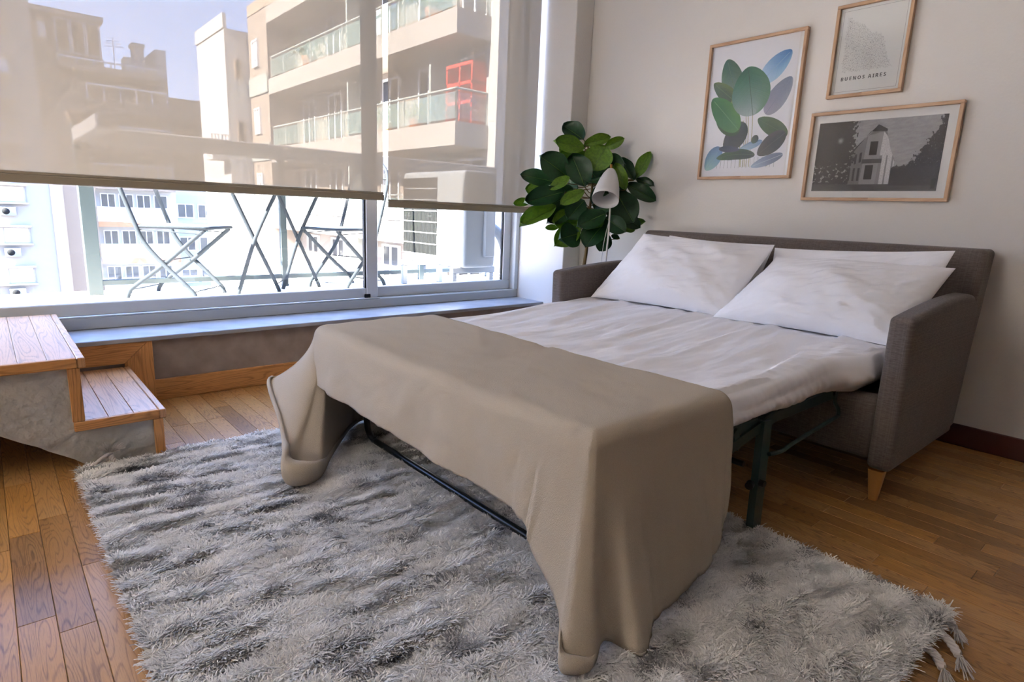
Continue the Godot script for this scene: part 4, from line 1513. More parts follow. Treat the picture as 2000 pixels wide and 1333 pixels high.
# ------------------------------------------------------------------ plant
const LEAVES := [
	[-0.256, 1.369, 0.710, -0.305, 1.451, 0.603, 0.110, 0],
	[-0.300, 1.313, 0.755, -0.463, 1.338, 0.701, 0.087, 1],
	[-0.275, 1.281, 0.745, -0.399, 1.276, 0.679, 0.051, 1],
	[-0.259, 1.340, 0.715, -0.173, 1.386, 0.819, 0.040, 1],
	[-0.167, 1.323, 0.800, -0.122, 1.373, 0.894, 0.055, 1],
	[-0.297, 1.179, 0.836, -0.268, 1.306, 0.880, 0.150, 1],
	[-0.412, 1.135, 0.748, -0.553, 1.235, 0.691, 0.136, 0],
	[-0.373, 1.077, 0.853, -0.388, 1.243, 0.766, 0.135, 0],
	[-0.453, 1.105, 0.680, -0.603, 1.141, 0.579, 0.043, 0],
	[-0.453, 1.052, 0.627, -0.558, 1.061, 0.560, 0.081, 1],
	[-0.535, 1.058, 0.716, -0.473, 1.120, 0.794, 0.057, 1],
	[-0.455, 1.049, 0.762, -0.648, 0.991, 0.677, 0.068, 0],
	[-0.526, 0.990, 0.553, -0.614, 0.971, 0.508, 0.043, 1],
	[-0.491, 0.953, 0.730, -0.684, 0.866, 0.680, 0.057, 1],
	[-0.411, 1.054, 0.880, -0.534, 0.991, 0.844, 0.060, 1],
	[-0.386, 1.001, 0.862, -0.480, 0.911, 0.847, 0.106, 0],
	[-0.373, 0.959, 0.804, -0.530, 0.879, 0.743, 0.086, 0],
	[-0.377, 0.846, 0.832, -0.511, 0.755, 0.795, 0.108, 1],
	[-0.429, 0.837, 0.708, -0.496, 0.834, 0.677, 0.033, 1],
	[-0.363, 0.929, 1.011, -0.509, 0.867, 0.969, 0.097, 0],
	[-0.288, 0.881, 0.955, -0.411, 0.767, 0.933, 0.135, 0],
	[-0.332, 0.905, 0.991, -0.294, 0.842, 1.096, 0.088, 0],
	[-0.236, 1.057, 0.978, -0.220, 0.915, 1.086, 0.142, 0],
	[-0.172, 0.934, 0.973, -0.128, 0.867, 1.071, 0.072, 0],
	[-0.136, 0.845, 0.962, -0.084, 0.840, 1.008, 0.037, 1],
	[-0.217, 0.803, 0.930, -0.272, 0.723, 0.918, 0.084, 0],
	[-0.134, 1.111, 0.971, -0.063, 1.035, 1.108, 0.079, 0],
	[-0.054, 1.144, 0.977, -0.034, 1.113, 1.078, 0.033, 0],
	[-0.068, 1.143, 0.979, -0.036, 1.284, 1.031, 0.062, 1],
	[-0.115, 1.133, 1.008, -0.171, 1.242, 0.956, 0.068, 0],
	[-0.224, 1.071, 1.038, -0.264, 1.201, 0.994, 0.056, 1],
	[-0.166, 1.131, 0.855, -0.087, 1.254, 0.849, 0.132, 0],
	[-0.198, 1.095, 0.770, -0.159, 1.198, 0.775, 0.111, 0],
	[-0.244, 0.978, 0.803, -0.181, 0.996, 0.881, 0.118, 0],
	[-0.308, 1.074, 0.693, -0.393, 1.027, 0.646, 0.096, 0],
	[-0.235, 0.892, 0.822, -0.332, 0.916, 0.770, 0.103, 0],
	[-0.102, 1.000, 0.912, -0.185, 0.953, 0.889, 0.111, 0],
	[-0.081, 0.878, 0.960, -0.042, 0.893, 1.040, 0.037, 1],
	[-0.226, 1.231, 0.694, -0.302, 1.198, 0.636, 0.104, 0],
	[-0.154, 0.783, 0.964, -0.185, 0.800, 0.932, 0.029, 0],
	[-0.379, 1.028, 0.725, -0.491, 0.973, 0.697, 0.080, 0],
	[-0.221, 1.136, 0.806, -0.263, 1.190, 0.781, 0.088, 0]]

func leaf_mesh(seed_: int, vein: bool) -> ArrayMesh:
	# one unit long along z and one unit wide along x
	var r := RandomNumberGenerator.new()
	r.seed = seed_
	var cup := 0.10 + 0.16 * r.randf()
	var droop := -0.05 - 0.20 * r.randf()
	var ph := r.randf() * TAU
	var st := tool()
	var shape := func(u: float, t: float) -> Vector3:
		var w := 0.5 * pow(sin(PI * pow(t, 0.95)), 0.6) * (0.80 + 0.24 * t)
		var y := cup * u * u * (0.4 + 0.6 * t) + droop * t * t + 0.035 * absf(u) * sin(t * 11.0 + ph) - 0.02 * exp(-absf(u) * 14.0)
		y += 0.012 * cos((t * 2.0 - absf(u) * 0.5) * 22.0) * absf(u) * (1.0 - absf(u))
		return Vector3(u * w, y, t)
	if vein:
		var pts := []
		for i in 9:
			pts.append(shape.call(0.0, lerpf(-0.0, 0.95, i / 8.0)) + Vector3(0, 0.006, 0))
		var rad := []
		for i in 9:
			rad.append(lerpf(0.016, 0.005, i / 8.0))
		tube(st, pts, rad, 5)
		return done(st)
	var g := []
	for i in 13:
		var row := PackedVector3Array()
		for j in 19:
			row.append(shape.call(lerpf(-1, 1, i / 12.0), j / 18.0))
		g.append(row)
	st.set_smooth_group(0)
	for i in 12:
		for j in 18:
			var q := [g[i][j], g[i + 1][j], g[i + 1][j + 1], g[i][j + 1]]
			var uv := []
			for p in q:
				uv.append(Vector2(p.x, p.z))
			quad(st, q[0], q[1], q[2], q[3], uv)
	return done(st)

func build_plant() -> void:
	var pl := thing("fiddle_leaf_fig", "potted fiddle leaf fig with broad green leaves behind the sofa arm", "plant", Vector3(-0.36, 0, 0.85))
	var o := -pl.position
	var st := tool()
	lathe(st, [Vector2(0, 0), Vector2(0.11, 0), Vector2(0.125, 0.02), Vector2(0.145, 0.27), Vector2(0.15, 0.28), Vector2(0.143, 0.285), Vector2(0.135, 0.28), Vector2(0.13, 0.25)], 32, Transform3D(Basis(), Vector3(0.0, 0.001, 0.0)))
	put("pot", done(st), M["pot_grey"], pl)
	st = tool()
	lathe(st, [Vector2(0, 0.252), Vector2(0.06, 0.255), Vector2(0.131, 0.25)], 24)
	put("soil", done(st), M["soil"], pl)
	var trunk := [Vector3(-0.355, 0.24, 0.852), Vector3(-0.35, 0.45, 0.853), Vector3(-0.338, 0.61, 0.851), Vector3(-0.315, 0.711, 0.843), Vector3(-0.306, 0.819, 0.834), Vector3(-0.272, 0.962, 0.81), Vector3(-0.246, 1.106, 0.793), Vector3(-0.241, 1.248, 0.757), Vector3(-0.242, 1.348, 0.728)]
	var tp := []
	for p in smooth_path(trunk, 5):
		tp.append(p + o)
	var rad := []
	for i in tp.size():
		rad.append(lerpf(0.0135, 0.005, i / float(tp.size() - 1)))
	put("trunk", tubem(tp, rad, 9), M["bark"], pl)
	var lm := []
	var vm := []
	for i in 4:
		lm.append(leaf_mesh(100 + i * 7, false))
		vm.append(leaf_mesh(100 + i * 7, true))
	var r := RandomNumberGenerator.new()
	r.seed = 15
	var eye := Vector3(-3.1, 1.5, 3.2)
	st = tool()
	var all := LEAVES.duplicate()
	for k in 26:
		var q: Vector3 = trunk[5].lerp(trunk[8], r.randf()) if k % 3 else trunk[4].lerp(trunk[6], r.randf())
		var an := r.randf() * TAU
		var dir := Vector3(cos(an), 0.5 * (r.randf() - 0.45), sin(an)).normalized()
		var b0 := q + dir * (0.04 + 0.07 * r.randf())
		var t0 := b0 + dir * (0.11 + 0.05 * r.randf()) + Vector3(0, 0.03 * (r.randf() - 0.5), 0)
		b0.x = minf(b0.x, -0.06)
		t0.x = minf(t0.x, -0.05)
		b0.z = maxf(b0.z, 0.60)
		t0.z = maxf(t0.z, 0.60)
		all.append([b0.x, b0.y, b0.z, t0.x, t0.y, t0.z, 0.10 + 0.04 * r.randf(), 0 if k % 4 else 1])
	for e in all:
		var b := Vector3(e[0], e[1], e[2])
		var t := Vector3(e[3], e[4], e[5])
		var axis := (t - b).normalized()
		var L := b.distance_to(t) * 1.18
		var wd: float = e[6] * 1.3
		var face := (eye - b).normalized() + Vector3(r.randf() - 0.5, 0.4 * r.randf(), r.randf() - 0.5) * 0.7
		var x := face.cross(axis).normalized() * -1.0
		var n := axis.cross(x).normalized()
		if n.dot(face) < 0.0:
			n = -n
			x = -x
		var k := r.randi() % 4
		var wmax := maxf(wd, L * 0.5)
		var leaf := put("leaf", lm[k], M["leaf_light"] if e[7] == 1 else M["leaf_dark"], pl)
		leaf.transform = Transform3D(Basis(n.cross(axis).normalized() * wmax, n * L * 0.8, axis * L), b + o)
		put("vein", vm[k], M["leaf_vein"], leaf)
		# twig from the trunk
		var best: Vector3 = tp[10]
		for q in tp:
			if q.y + pl.position.y > 0.75 and (q - (b + o)).length() < (best - (b + o)).length():
				best = q
		if (best - (b + o)).length() > 0.01:
			tube(st, [best, best.lerp(b + o, 0.5) - Vector3(0, 0.008, 0), b + o], 0.0028, 5)
	put("twigs", done(st), M["bark"], pl)

# ------------------------------------------------------------------ lamp
func build_lamp() -> void:
	var l := thing("floor_lamp", "white floor lamp with a cone shade in front of the fig", "lamp", Vector3(-0.52, 0, 1.11))
	var o := -l.position
	var st := tool()
	lathe(st, [Vector2(0, 0.0), Vector2(0.115, 0.0), Vector2(0.12, 0.004), Vector2(0.12, 0.014), Vector2(0.116, 0.018), Vector2(0, 0.02)], 36, Transform3D(Basis(), Vector3(0, 0.001, 0)))
	put("base", done(st), M["lamp_white"], l)
	var joint := Vector3(-0.305, 1.212, 0.985)
	put("pole", tubem([Vector3(-0.52, 0.02, 1.11) + o, Vector3(-0.392, 0.644, 1.068) + o, Vector3(-0.357, 0.83, 1.045) + o, Vector3(-0.325, 1.02, 1.015) + o, Vector3(-0.303, 1.16, 0.985) + o], 0.0055, 10), M["lamp_white"], l)
	put("joint", tubem([joint + Vector3(0.003, -0.055, 0) + o, joint + o], 0.0075, 12), M["brass"], l)
	var apex := Vector3(-0.308, 1.182, 0.990)
	var down := Vector3(-0.125, -0.19, 0.075).normalized()
	var up := -down
	var sx := up.cross(Vector3(0, 0, 1)).normalized()
	var xf := Transform3D(Basis(sx, up, sx.cross(up)), apex + o)
	st = tool()
	lathe(st, [Vector2(0.0, 0.002), Vector2(0.012, 0.0), Vector2(0.026, -0.012), Vector2(0.042, -0.045), Vector2(0.056, -0.09), Vector2(0.067, -0.14), Vector2(0.074, -0.19), Vector2(0.077, -0.222), Vector2(0.0765, -0.2225), Vector2(0.0735, -0.19), Vector2(0.0665, -0.14), Vector2(0.055, -0.09), Vector2(0.041, -0.046), Vector2(0.025, -0.014), Vector2(0.0, -0.006)], 40, xf)
	put("shade", done(st), M["lamp_white"], l)
	st = tool()
	lathe(st, [Vector2(0.0, -0.02), Vector2(0.014, -0.022), Vector2(0.015, -0.045), Vector2(0.022, -0.06), Vector2(0.024, -0.078), Vector2(0.018, -0.094), Vector2(0.0, -0.10)], 20, xf)
	put("bulb", done(st), M["lamp_white"], l)
	put("cord", tubem(smooth_path([Vector3(-0.345, 0.90, 1.035) + o, Vector3(-0.375, 0.82, 1.04) + o, Vector3(-0.405, 0.72, 1.05) + o, Vector3(-0.42, 0.60, 1.055) + o, Vector3(-0.46, 0.3, 1.07) + o, Vector3(-0.50, 0.022, 1.09) + o], 6), 0.002, 6), M["cord_white"], l)

# ------------------------------------------------------------------ balcony
const BY := 0.30

func build_balcony() -> void:
	var bf := structure("balcony_floor", Vector3.ZERO, "pale tiled balcony floor outside the window")
	put("slab", pboxm(Vector3(-4.5, 0.10, -1.42), Vector3(1.2, BY - 0.006, -0.08)), M["rail_paint"], bf)
	for i in 19:
		for j in 5:
			var lo := Vector3(-4.5 + i * 0.3, BY - 0.006, -1.42 + j * 0.27)
			put("tile", pboxm(lo + Vector3(0.002, 0, 0.002), lo + Vector3(0.298, 0.006, 0.268)), M["balcony_tile"], bf)
	var r := thing("balcony_railing", "balcony railing with a broad pale handrail and glass infill", "railing", Vector3(-1.0, BY, -1.22))
	var o := -r.position
	put("handrail", boxm(Vector3(-2.64, 1.225, -1.27) + o, Vector3(0.60, 1.325, -1.17) + o, 0.008), M["rail_paint"], r)
	put("handrail", boxm(Vector3(-2.655, 1.225, -1.16) + o, Vector3(-2.575, 1.30, -0.12) + o, 0.006), M["rail_paint"], r)
	put("bottom_rail", boxm(Vector3(-2.60, 0.358, -1.235) + o, Vector3(0.60, 0.392, -1.205) + o, 0.004), M["post_paint"], r)
	put("corner_post", boxm(Vector3(-2.652, BY, -1.25) + o, Vector3(-2.572, 1.345, -1.19) + o, 0.004), M["post_paint"], r)
	put("post_cap", boxm(Vector3(-2.665, 1.345, -1.275) + o, Vector3(-2.555, 1.40, -1.165) + o, 0.004), M["dark_brown_render"], r)
	for x in [-1.41, -0.2, 0.56]:
		put("post", boxm(Vector3(x - 0.024, BY, -1.238) + o, Vector3(x + 0.024, 1.225, -1.202) + o, 0.004), M["post_paint"], r)
	for g in [[-2.57, -1.436], [-1.384, -0.226], [-0.174, 0.53]]:
		put("glass_panel", pboxm(Vector3(g[0], 0.395, -1.224) + o, Vector3(g[1], 1.222, -1.216) + o), M["window_glass"], r)

	bistro_chair("steel folding chair on the balcony, left of the crossed table legs", Vector3(-2.18, BY, -0.98), deg_to_rad(-40), false)
	bistro_chair("steel folding chair on the balcony, next to the air conditioner", Vector3(-1.02, BY, -0.98), deg_to_rad(180 + 20), true)
	bistro_table()
	air_conditioner()

func bistro_chair(label: String, at: Vector3, turn: float, mirrored: bool) -> void:
	var c := thing("folding_chair", label, "chair", at, "folding chairs on the balcony")
	c.rotation.y = turn
	var m: Material = M["chair_steel"]
	for s in [-1.0, 1.0]:
		var z: float = 0.19 * s
		put("back_leg", tubem(smooth_path([Vector3(-0.25, 0.78, z), Vector3(-0.20, 0.62, z), Vector3(-0.145, 0.46, z), Vector3(-0.105, 0.36, z), Vector3(-0.02, 0.25, z), Vector3(0.14, 0.09, z), Vector3(0.185, 0.04, z), Vector3(0.20, 0.0, z)], 5), 0.0135, 8), m, c)
		put("front_leg", tubem(smooth_path([Vector3(0.26, 0.435, z * 0.9), Vector3(0.0, 0.215, z * 0.9), Vector3(-0.19, 0.075, z * 0.9), Vector3(-0.225, 0.035, z * 0.9), Vector3(-0.24, 0.0, z * 0.9)], 5), 0.0135, 8), m, c)
		put("seat_brace", tubem([Vector3(-0.13, 0.425, z * 0.95), Vector3(0.25, 0.41, z * 0.95)], 0.004, 6), m, c)
	var hoop := []
	for i in 15:
		var a := PI * i / 14.0
		hoop.append(Vector3(-0.25 - 0.055 * sin(a), 0.78 + 0.19 * sin(a), -0.19 * cos(a)))
	put("back_hoop", tubem(hoop, 0.011, 8), m, c)
	put("back_slat", tubem([Vector3(-0.262, 0.83, -0.182), Vector3(-0.272, 0.83, 0.0), Vector3(-0.262, 0.83, 0.182)], 0.007, 6), m, c)
	put("stretcher", tubem([Vector3(-0.02, 0.235, -0.19), Vector3(-0.02, 0.235, 0.19)], 0.004, 6), m, c)
	put("stretcher", tubem([Vector3(-0.215, 0.05, -0.171), Vector3(-0.215, 0.05, 0.171)], 0.004, 6), m, c)
	put("stretcher", tubem([Vector3(0.178, 0.05, -0.19), Vector3(0.178, 0.05, 0.19)], 0.004, 6), m, c)
	put("seat", boxm(Vector3(-0.13, 0.442, -0.172), Vector3(0.262, 0.456, 0.172), 0.005), M["chair_seat_steel"], c)
	put("seat_frame", tubem([Vector3(-0.14, 0.445, -0.182), Vector3(0.268, 0.445, -0.182), Vector3(0.275, 0.445, -0.172), Vector3(0.275, 0.445, 0.172), Vector3(0.268, 0.445, 0.182), Vector3(-0.14, 0.445, 0.182)], 0.010, 8), m, c)

func bistro_table() -> void:
	var t := thing("bistro_table", "round steel folding table with crossed legs on the balcony", "table", Vector3(-1.54, BY, -0.98))
	t.rotation.y = deg_to_rad(0)
	var m: Material = M["chair_steel"]
	var st := tool()
	lathe(st, [Vector2(0, 0.70), Vector2(0.29, 0.70), Vector2(0.30, 0.705), Vector2(0.30, 0.72), Vector2(0.295, 0.725), Vector2(0, 0.727)], 40)
	put("table_top", done(st), M["chair_seat_steel"], t)
	for s in [[-0.17, 0.06], [0.185, -0.08]]:
		var c := Vector3(s[0], 0, s[1])
		put("crossed_leg", tubem(smooth_path([c + Vector3(-0.15, 0.70, 0), c + Vector3(-0.01, 0.37, 0), c + Vector3(0.13, 0.05, 0), c + Vector3(0.145, 0.0, 0)], 5), 0.0135, 8), m, t)
		put("crossed_leg", tubem(smooth_path([c + Vector3(0.15, 0.70, 0.02), c + Vector3(-0.01, 0.37, 0.02), c + Vector3(-0.12, 0.05, 0.02), c + Vector3(-0.14, 0.0, 0.02)], 5), 0.0135, 8), m, t)
	put("stretcher", tubem([Vector3(-0.03, 0.06, 0.06), Vector3(0.05, 0.06, -0.08)], 0.004, 6), m, t)

func air_conditioner() -> void:
	var a := thing("air_conditioner", "white outdoor air conditioner unit on steel feet on the balcony", "air conditioner", Vector3(-0.32, BY, -0.64))
	var o := -a.position
	var y0 := 0.50
	var y1 := 1.20
	put("casing", rbox(Vector3(-0.47, y0, -1.07) + o, Vector3(-0.17, y1, -0.215) + o, 0.03), M["ac_white"], a)
	# grille on the side that faces along the balcony
	var g := Node3D.new()
	g.name = "grille"
	a.add_child(g, true)
	put("backing", boxm(Vector3(-0.474, y0 + 0.06, -1.05) + o, Vector3(-0.4705, y1 - 0.04, -0.57) + o, 0.001), M["ac_dark"], g)
	for i in 8:
		var y := lerpf(y0 + 0.065, y1 - 0.045, i / 7.0)
		put("bar", boxm(Vector3(-0.484, y - 0.004, -1.055) + o, Vector3(-0.4745, y + 0.004, -0.565) + o, 0.001), M["ac_white"], g)
	for i in 40:
		var z := lerpf(-1.048, -0.572, i / 39.0)
		put("wire", boxm(Vector3(-0.479, y0 + 0.06, z - 0.0022) + o, Vector3(-0.4748, y1 - 0.04, z + 0.0022) + o, 0.0006), M["ac_grille"], g)
	put("valve_cover", boxm(Vector3(-0.30, y0 + 0.08, -0.2145) + o, Vector3(-0.20, y1 - 0.05, -0.185) + o, 0.008), M["ac_white"], a)
	# steel stand
	for z in [-1.0, -0.30]:
		put("cross_beam", boxm(Vector3(-0.52, y0 - 0.045, z - 0.02) + o, Vector3(-0.12, y0 - 0.001, z + 0.02) + o, 0.003), M["ac_white"], a)
		for x in [-0.50, -0.15]:
			put("foot", boxm(Vector3(x - 0.02, BY + 0.001, z - 0.02) + o, Vector3(x + 0.02, y0 - 0.046, z + 0.02) + o, 0.003), M["ac_white"], a)
	put("hose", tubem(smooth_path([Vector3(-0.165, 0.80, -0.42) + o, Vector3(-0.09, 0.80, -0.40) + o, Vector3(0.0, 0.74, -0.38) + o, Vector3(0.06, 0.62, -0.37) + o, Vector3(0.10, 0.45, -0.36) + o], 6), 0.04, 12), M["hose_grey"], a)

# ------------------------------------------------------------------ city
func block(called: String, lo: Vector3, hi: Vector3, m: String, parent: Node, o := Vector3.ZERO) -> MeshInstance3D:
	return put(called, pboxm(lo + o, hi + o), M[m], parent)

# a window on a face: face is "z" (looks towards +z) or "x" (looks towards -x)
func far_window(parent: Node3D, o: Vector3, face: String, a0: float, a1: float, y0: float, y1: float, plane: float, frame: String, pane: String, mullions := 1) -> void:
	var w := Node3D.new()
	w.name = "window"
	parent.add_child(w, true)
	var st := tool()
	var t := 0.07
	var P := func(u: float, y: float, d: float) -> Vector3:
		return Vector3(u, y, plane + d) + o if face == "z" else Vector3(plane - d, y, u) + o
	var bar := func(u0: float, u1: float, v0: float, v1: float) -> void:
		var p: Vector3 = P.call(u0, v0, 0.0)
		var q: Vector3 = P.call(u1, v1, 0.09)
		pbox(st, Vector3(minf(p.x, q.x), minf(p.y, q.y), minf(p.z, q.z)), Vector3(maxf(p.x, q.x), maxf(p.y, q.y), maxf(p.z, q.z)))
	bar.call(a0, a1, y0, y0 + t)
	bar.call(a0, a1, y1 - t, y1)
	bar.call(a0, a0 + t, y0 + t, y1 - t)
	bar.call(a1 - t, a1, y0 + t, y1 - t)
	for i in mullions:
		var c := lerpf(a0, a1, (i + 1.0) / (mullions + 1.0))
		bar.call(c - t * 0.5, c + t * 0.5, y0 + t, y1 - t)
	put("frame", done(st), M[frame], w)
	var p: Vector3 = P.call(a0 + t, y0 + t, 0.01)
	var q: Vector3 = P.call(a1 - t, y1 - t, 0.04)
	put("pane", pboxm(Vector3(minf(p.x, q.x), minf(p.y, q.y), minf(p.z, q.z)), Vector3(maxf(p.x, q.x), maxf(p.y, q.y), maxf(p.z, q.z))), M[pane], w)

# balcony rail: top tube, posts and glass
func far_rail(parent: Node3D, o: Vector3, a: Vector3, b: Vector3, h: float, posts: int, tone: String, glass: String, thick := 1.0) -> void:
	var rl := Node3D.new()
	rl.name = "railing"
	parent.add_child(rl, true)
	put("top_rail", tubem([a + Vector3(0, h, 0) + o, b + Vector3(0, h, 0) + o], 0.035 * thick, 6), M[tone], rl)
	for i in posts + 1:
		var p := a.lerp(b, i / float(posts))
		put("post", tubem([p + o, p + Vector3(0, h, 0) + o], 0.028 * thick, 6), M[tone], rl)
	if glass != "":
		var d := (b - a).normalized().cross(Vector3.UP) * 0.01
		for i in posts:
			var p := a.lerp(b, i / float(posts))
			var q := a.lerp(b, (i + 1) / float(posts))
			var lo := Vector3(minf(p.x, q.x), p.y + 0.08, minf(p.z, q.z)) - d.abs()
			var hi := Vector3(maxf(p.x, q.x), p.y + h - 0.08, maxf(p.z, q.z)) + d.abs()
			put("glass_panel", pboxm(lo + o, hi + o), M[glass], rl)

func bush(called: String, label: String, at: Vector3, r: float, m: String) -> void:
	var p := thing(called, label, "plant", at, "potted plants on the facing balconies")
	var st := tool()
	lathe(st, [Vector2(0, 0), Vector2(r * 0.4, 0), Vector2(r * 0.5, r * 0.7), Vector2(0, r * 0.7)], 10)
	put("pot", done(st), M["terracotta"], p)
	st = tool()
	st.set_smooth_group(-1)
	var g := RandomNumberGenerator.new()
	g.seed = int(at.x * 100.0 + at.z * 37.0) + 900
	for i in 160:
		var d := Vector3(g.randfn(), absf(g.randfn()) * 1.3, g.randfn()) * r * 0.42 + Vector3(0, r * 0.8, 0)
		var u := Vector3(g.randf() - 0.5, g.randf() - 0.5, g.randf() - 0.5).normalized() * r * 0.28
		var v := u.cross(Vector3(g.randf(), g.randf(), g.randf()).normalized())
		st.add_vertex(d)
		st.add_vertex(d + u)
		st.add_vertex(d + u * 0.5 + v * 0.7)
	put("foliage", done(st), M[m], p)

func build_city() -> void:
	var gr := structure("ground", Vector3.ZERO, "street far below")
	put("street", pboxm(Vector3(-80, -16.2, -110), Vector3(80, -16, -3)), M["asphalt"], gr)

	# --- the sunlit block on the right: balconies look left
	var rb := thing("apartment_building", "sunlit cream apartment block with deep balconies seen through the blinds", "building", Vector3(9.5, -16, -18))
	var o := -rb.position
	var xf := 6.73
	var xw := 7.95
	var zn := -10.53
	var zf := -24.2
	block("main_wall", Vector3(xw, -16, -26.5), Vector3(14, 9.0, -10.6), "cream_render", rb, o)
	block("end_bay", Vector3(xf, -16, -26.5), Vector3(xw, 8.9, zf), "cream_render", rb, o)
	block("corner_column", Vector3(7.86, -16, -10.75), Vector3(8.42, 12, -10.2), "white_render", rb, o)
	for i in 5:
		var yt := 3.27 + (i - 2) * 2.79
		if i == 4:
			yt = 8.85
		block("balcony_slab", Vector3(xf, yt - 0.62, zf), Vector3(xw, yt, zn), "pale_slab", rb, o)
		if i < 4:
			far_rail(rb, o, Vector3(xf + 0.08, yt, zf + 0.2), Vector3(xf + 0.08, yt, zn - 0.08), 0.84, 10, "partition_grey", "green_glass")
			far_rail(rb, o, Vector3(xf + 0.08, yt, zn - 0.08), Vector3(xw - 0.1, yt, zn - 0.08), 0.84, 1, "partition_grey", "green_glass")
			# dividing screens and door openings on the balcony
			block("partition", Vector3(xf + 0.35, yt, -17.6), Vector3(xw, yt + 2.1, -17.5), "partition_grey", rb, o)
			block("partition", Vector3(xf + 0.5, yt, -12.6), Vector3(xw, yt + 2.1, -12.5), "partition_grey", rb, o)
			for z in [-23.4, -20.9, -16.6, -14.2, -11.9]:
				far_window(rb, o, "x", z, z + 1.2, yt + 0.05, yt + 1.95, xw, "shutter_white", "far_opening", 1)
			block("pilaster", Vector3(xw - 0.35, yt, -18.6), Vector3(xw, yt + 2.17, -18.25), "white_render", rb, o)
			# the bay at the far end
			far_window(rb, o, "x", -25.9, -25.2, yt + 0.65, yt + 1.75, xf, "shutter_white", "shutter_white", 1)
			block("bay_band", Vector3(xf - 0.06, yt - 0.5, -26.5), Vector3(xf, yt + 0.25, zf - 0.02), "partition_grey", rb, o)
	block("roof_parapet", Vector3(xf, 8.86, -26.5), Vector3(14, 9.35, -10.6), "tan_render", rb, o)
	# white wing beyond it
	var wg := thing("apartment_building", "narrow white building end beside the open sky, with a small window", "building", Vector3(6.4, -16, -28.6))
	o = -wg.position
	block("wall", Vector3(5.75, -16, -31), Vector3(7.2, 8.3, -26.6), "white_render", wg, o)
	block("parapet", Vector3(5.70, 8.3, -31), Vector3(5.85, 8.9, -26.55), "white_render", wg, o)
	far_window(wg, o, "z", 6.1, 6.4, 6.3, 7.1, -26.6, "tan_render", "far_opening", 0)
	far_window(wg, o, "z", 6.1, 6.45, 3.3, 4.5, -26.6, "tan_render", "far_opening", 0)
	block("balcony_slab", Vector3(5.0, 2.75, -27.6), Vector3(5.75, 3.0, -26.6), "white_render", wg, o)
	far_rail(wg, o, Vector3(5.03, 3.0, -27.5), Vector3(5.03, 3.0, -26.65), 0.85, 5, "shutter_white", "")
	far_rail(wg, o, Vector3(5.03, 3.0, -26.65), Vector3(5.74, 3.0, -26.65), 0.85, 5, "shutter_white", "")

	# --- things on those balconies
	var sh := thing("shelf_unit", "red shelf unit on the facing balcony", "shelf", Vector3(7.62, 3.28, -11.3))
	for y in [0.55, 1.05, 1.55]:
		put("shelf", boxm(Vector3(-0.25, y, -0.62), Vector3(0.25, y + 0.09, 0.62), 0.005), M["red_shelf"], sh)
	for z in [-0.62, 0.0, 0.56]:
		put("upright", boxm(Vector3(-0.25, 0.0, z), Vector3(0.25, 1.55, z + 0.06), 0.005), M["red_shelf"], sh)
	bush("potted_plant", "yellow flowering pot plant beside the red shelf", Vector3(7.15, 3.28, -13.2), 0.40, "bush_yellow")
	bush("potted_plant", "pale green pot plant near the partition on the facing balcony", Vector3(7.1, 3.28, -14.9), 0.42, "bush_green")
	bush("potted_plant", "bushy green pot plant on the upper facing balcony", Vector3(7.1, 6.06, -20.8), 0.6, "bush_green")
	bush("potted_plant", "small green pot plant on the highest visible balcony", Vector3(7.1, 6.06, -12.2), 0.5, "bush_green")
	var la := thing("washing", "dark blue trousers and white cloth on the upper facing balcony", "laundry", Vector3(7.0, 6.07, -14.6))
	put("trousers", boxm(Vector3(-0.02, 0.25, -0.2), Vector3(0.02, 0.95, 0.05), 0.01), M["laundry_blue"], la)
	put("trousers", boxm(Vector3(-0.02, 0.2, 0.25), Vector3(0.02, 0.95, 0.55), 0.01), M["laundry_blue"], la)
	put("cloth", boxm(Vector3(-0.02, 0.15, -0.75), Vector3(0.02, 0.95, -0.3), 0.01), M["laundry_white"], la)
	put("line", tubem([Vector3(0, 0.95, -1.2), Vector3(0, 0.95, 0.9)], 0.01, 5), M["grey_plastic"], la)
	put("stand", tubem([Vector3(0, 0.0, -1.2), Vector3(0, 0.95, -1.2)], 0.015, 5), M["grey_plastic"], la)
	put("stand", tubem([Vector3(0, 0.0, 0.9), Vector3(0, 0.95, 0.9)], 0.015, 5), M["grey_plastic"], la)

	# --- shaded building in the middle
	var mb := thing("apartment_building", "shaded brown apartment block with white railed balconies and roof terrace", "building", Vector3(5.0, -16, -57))
	o = -mb.position
	block("wall", Vector3(0.7, 1.95, -62), Vector3(9.25, 10.2, -53.5), "tan_render", mb, o)
	block("lower_wall", Vector3(0.7, -16, -62), Vector3(9.25, 1.95, -53.5), "white_render", mb, o)
	block("side_tower", Vector3(0.7, -16, -53.5), Vector3(3.6, 7.4, -52.4), "tan_render", mb, o)
	for i in 6:
		var yt := 7.84 - 2.8 * i
		var tone := "brown_render" if i < 3 else "shutter_white"
		block("balcony_slab", Vector3(3.6, yt - 0.75, -53.5), Vector3(9.0, yt, -52.3), tone, mb, o)
		if i < 3:
			far_rail(mb, o, Vector3(3.7, yt, -52.4), Vector3(8.9, yt, -52.4), 1.08, 5, "shutter_white", "", 2.0)
		else:
			block("parapet", Vector3(3.6, yt, -52.4), Vector3(9.0, yt + 0.75, -52.28), "shutter_white", mb, o)
			block("trim_band", Vector3(3.6, yt - 0.75, -52.29), Vector3(9.02, yt - 0.35, -52.22), "terracotta", mb, o)
		for k in 4:
			far_window(mb, o, "z", 4.0 + k * 1.2, 5.0 + k * 1.2, yt + 0.35, yt + 1.75, -53.5, "shutter_white" if i > 2 else "tan_render", "far_glass" if i > 2 else "far_opening", 1)
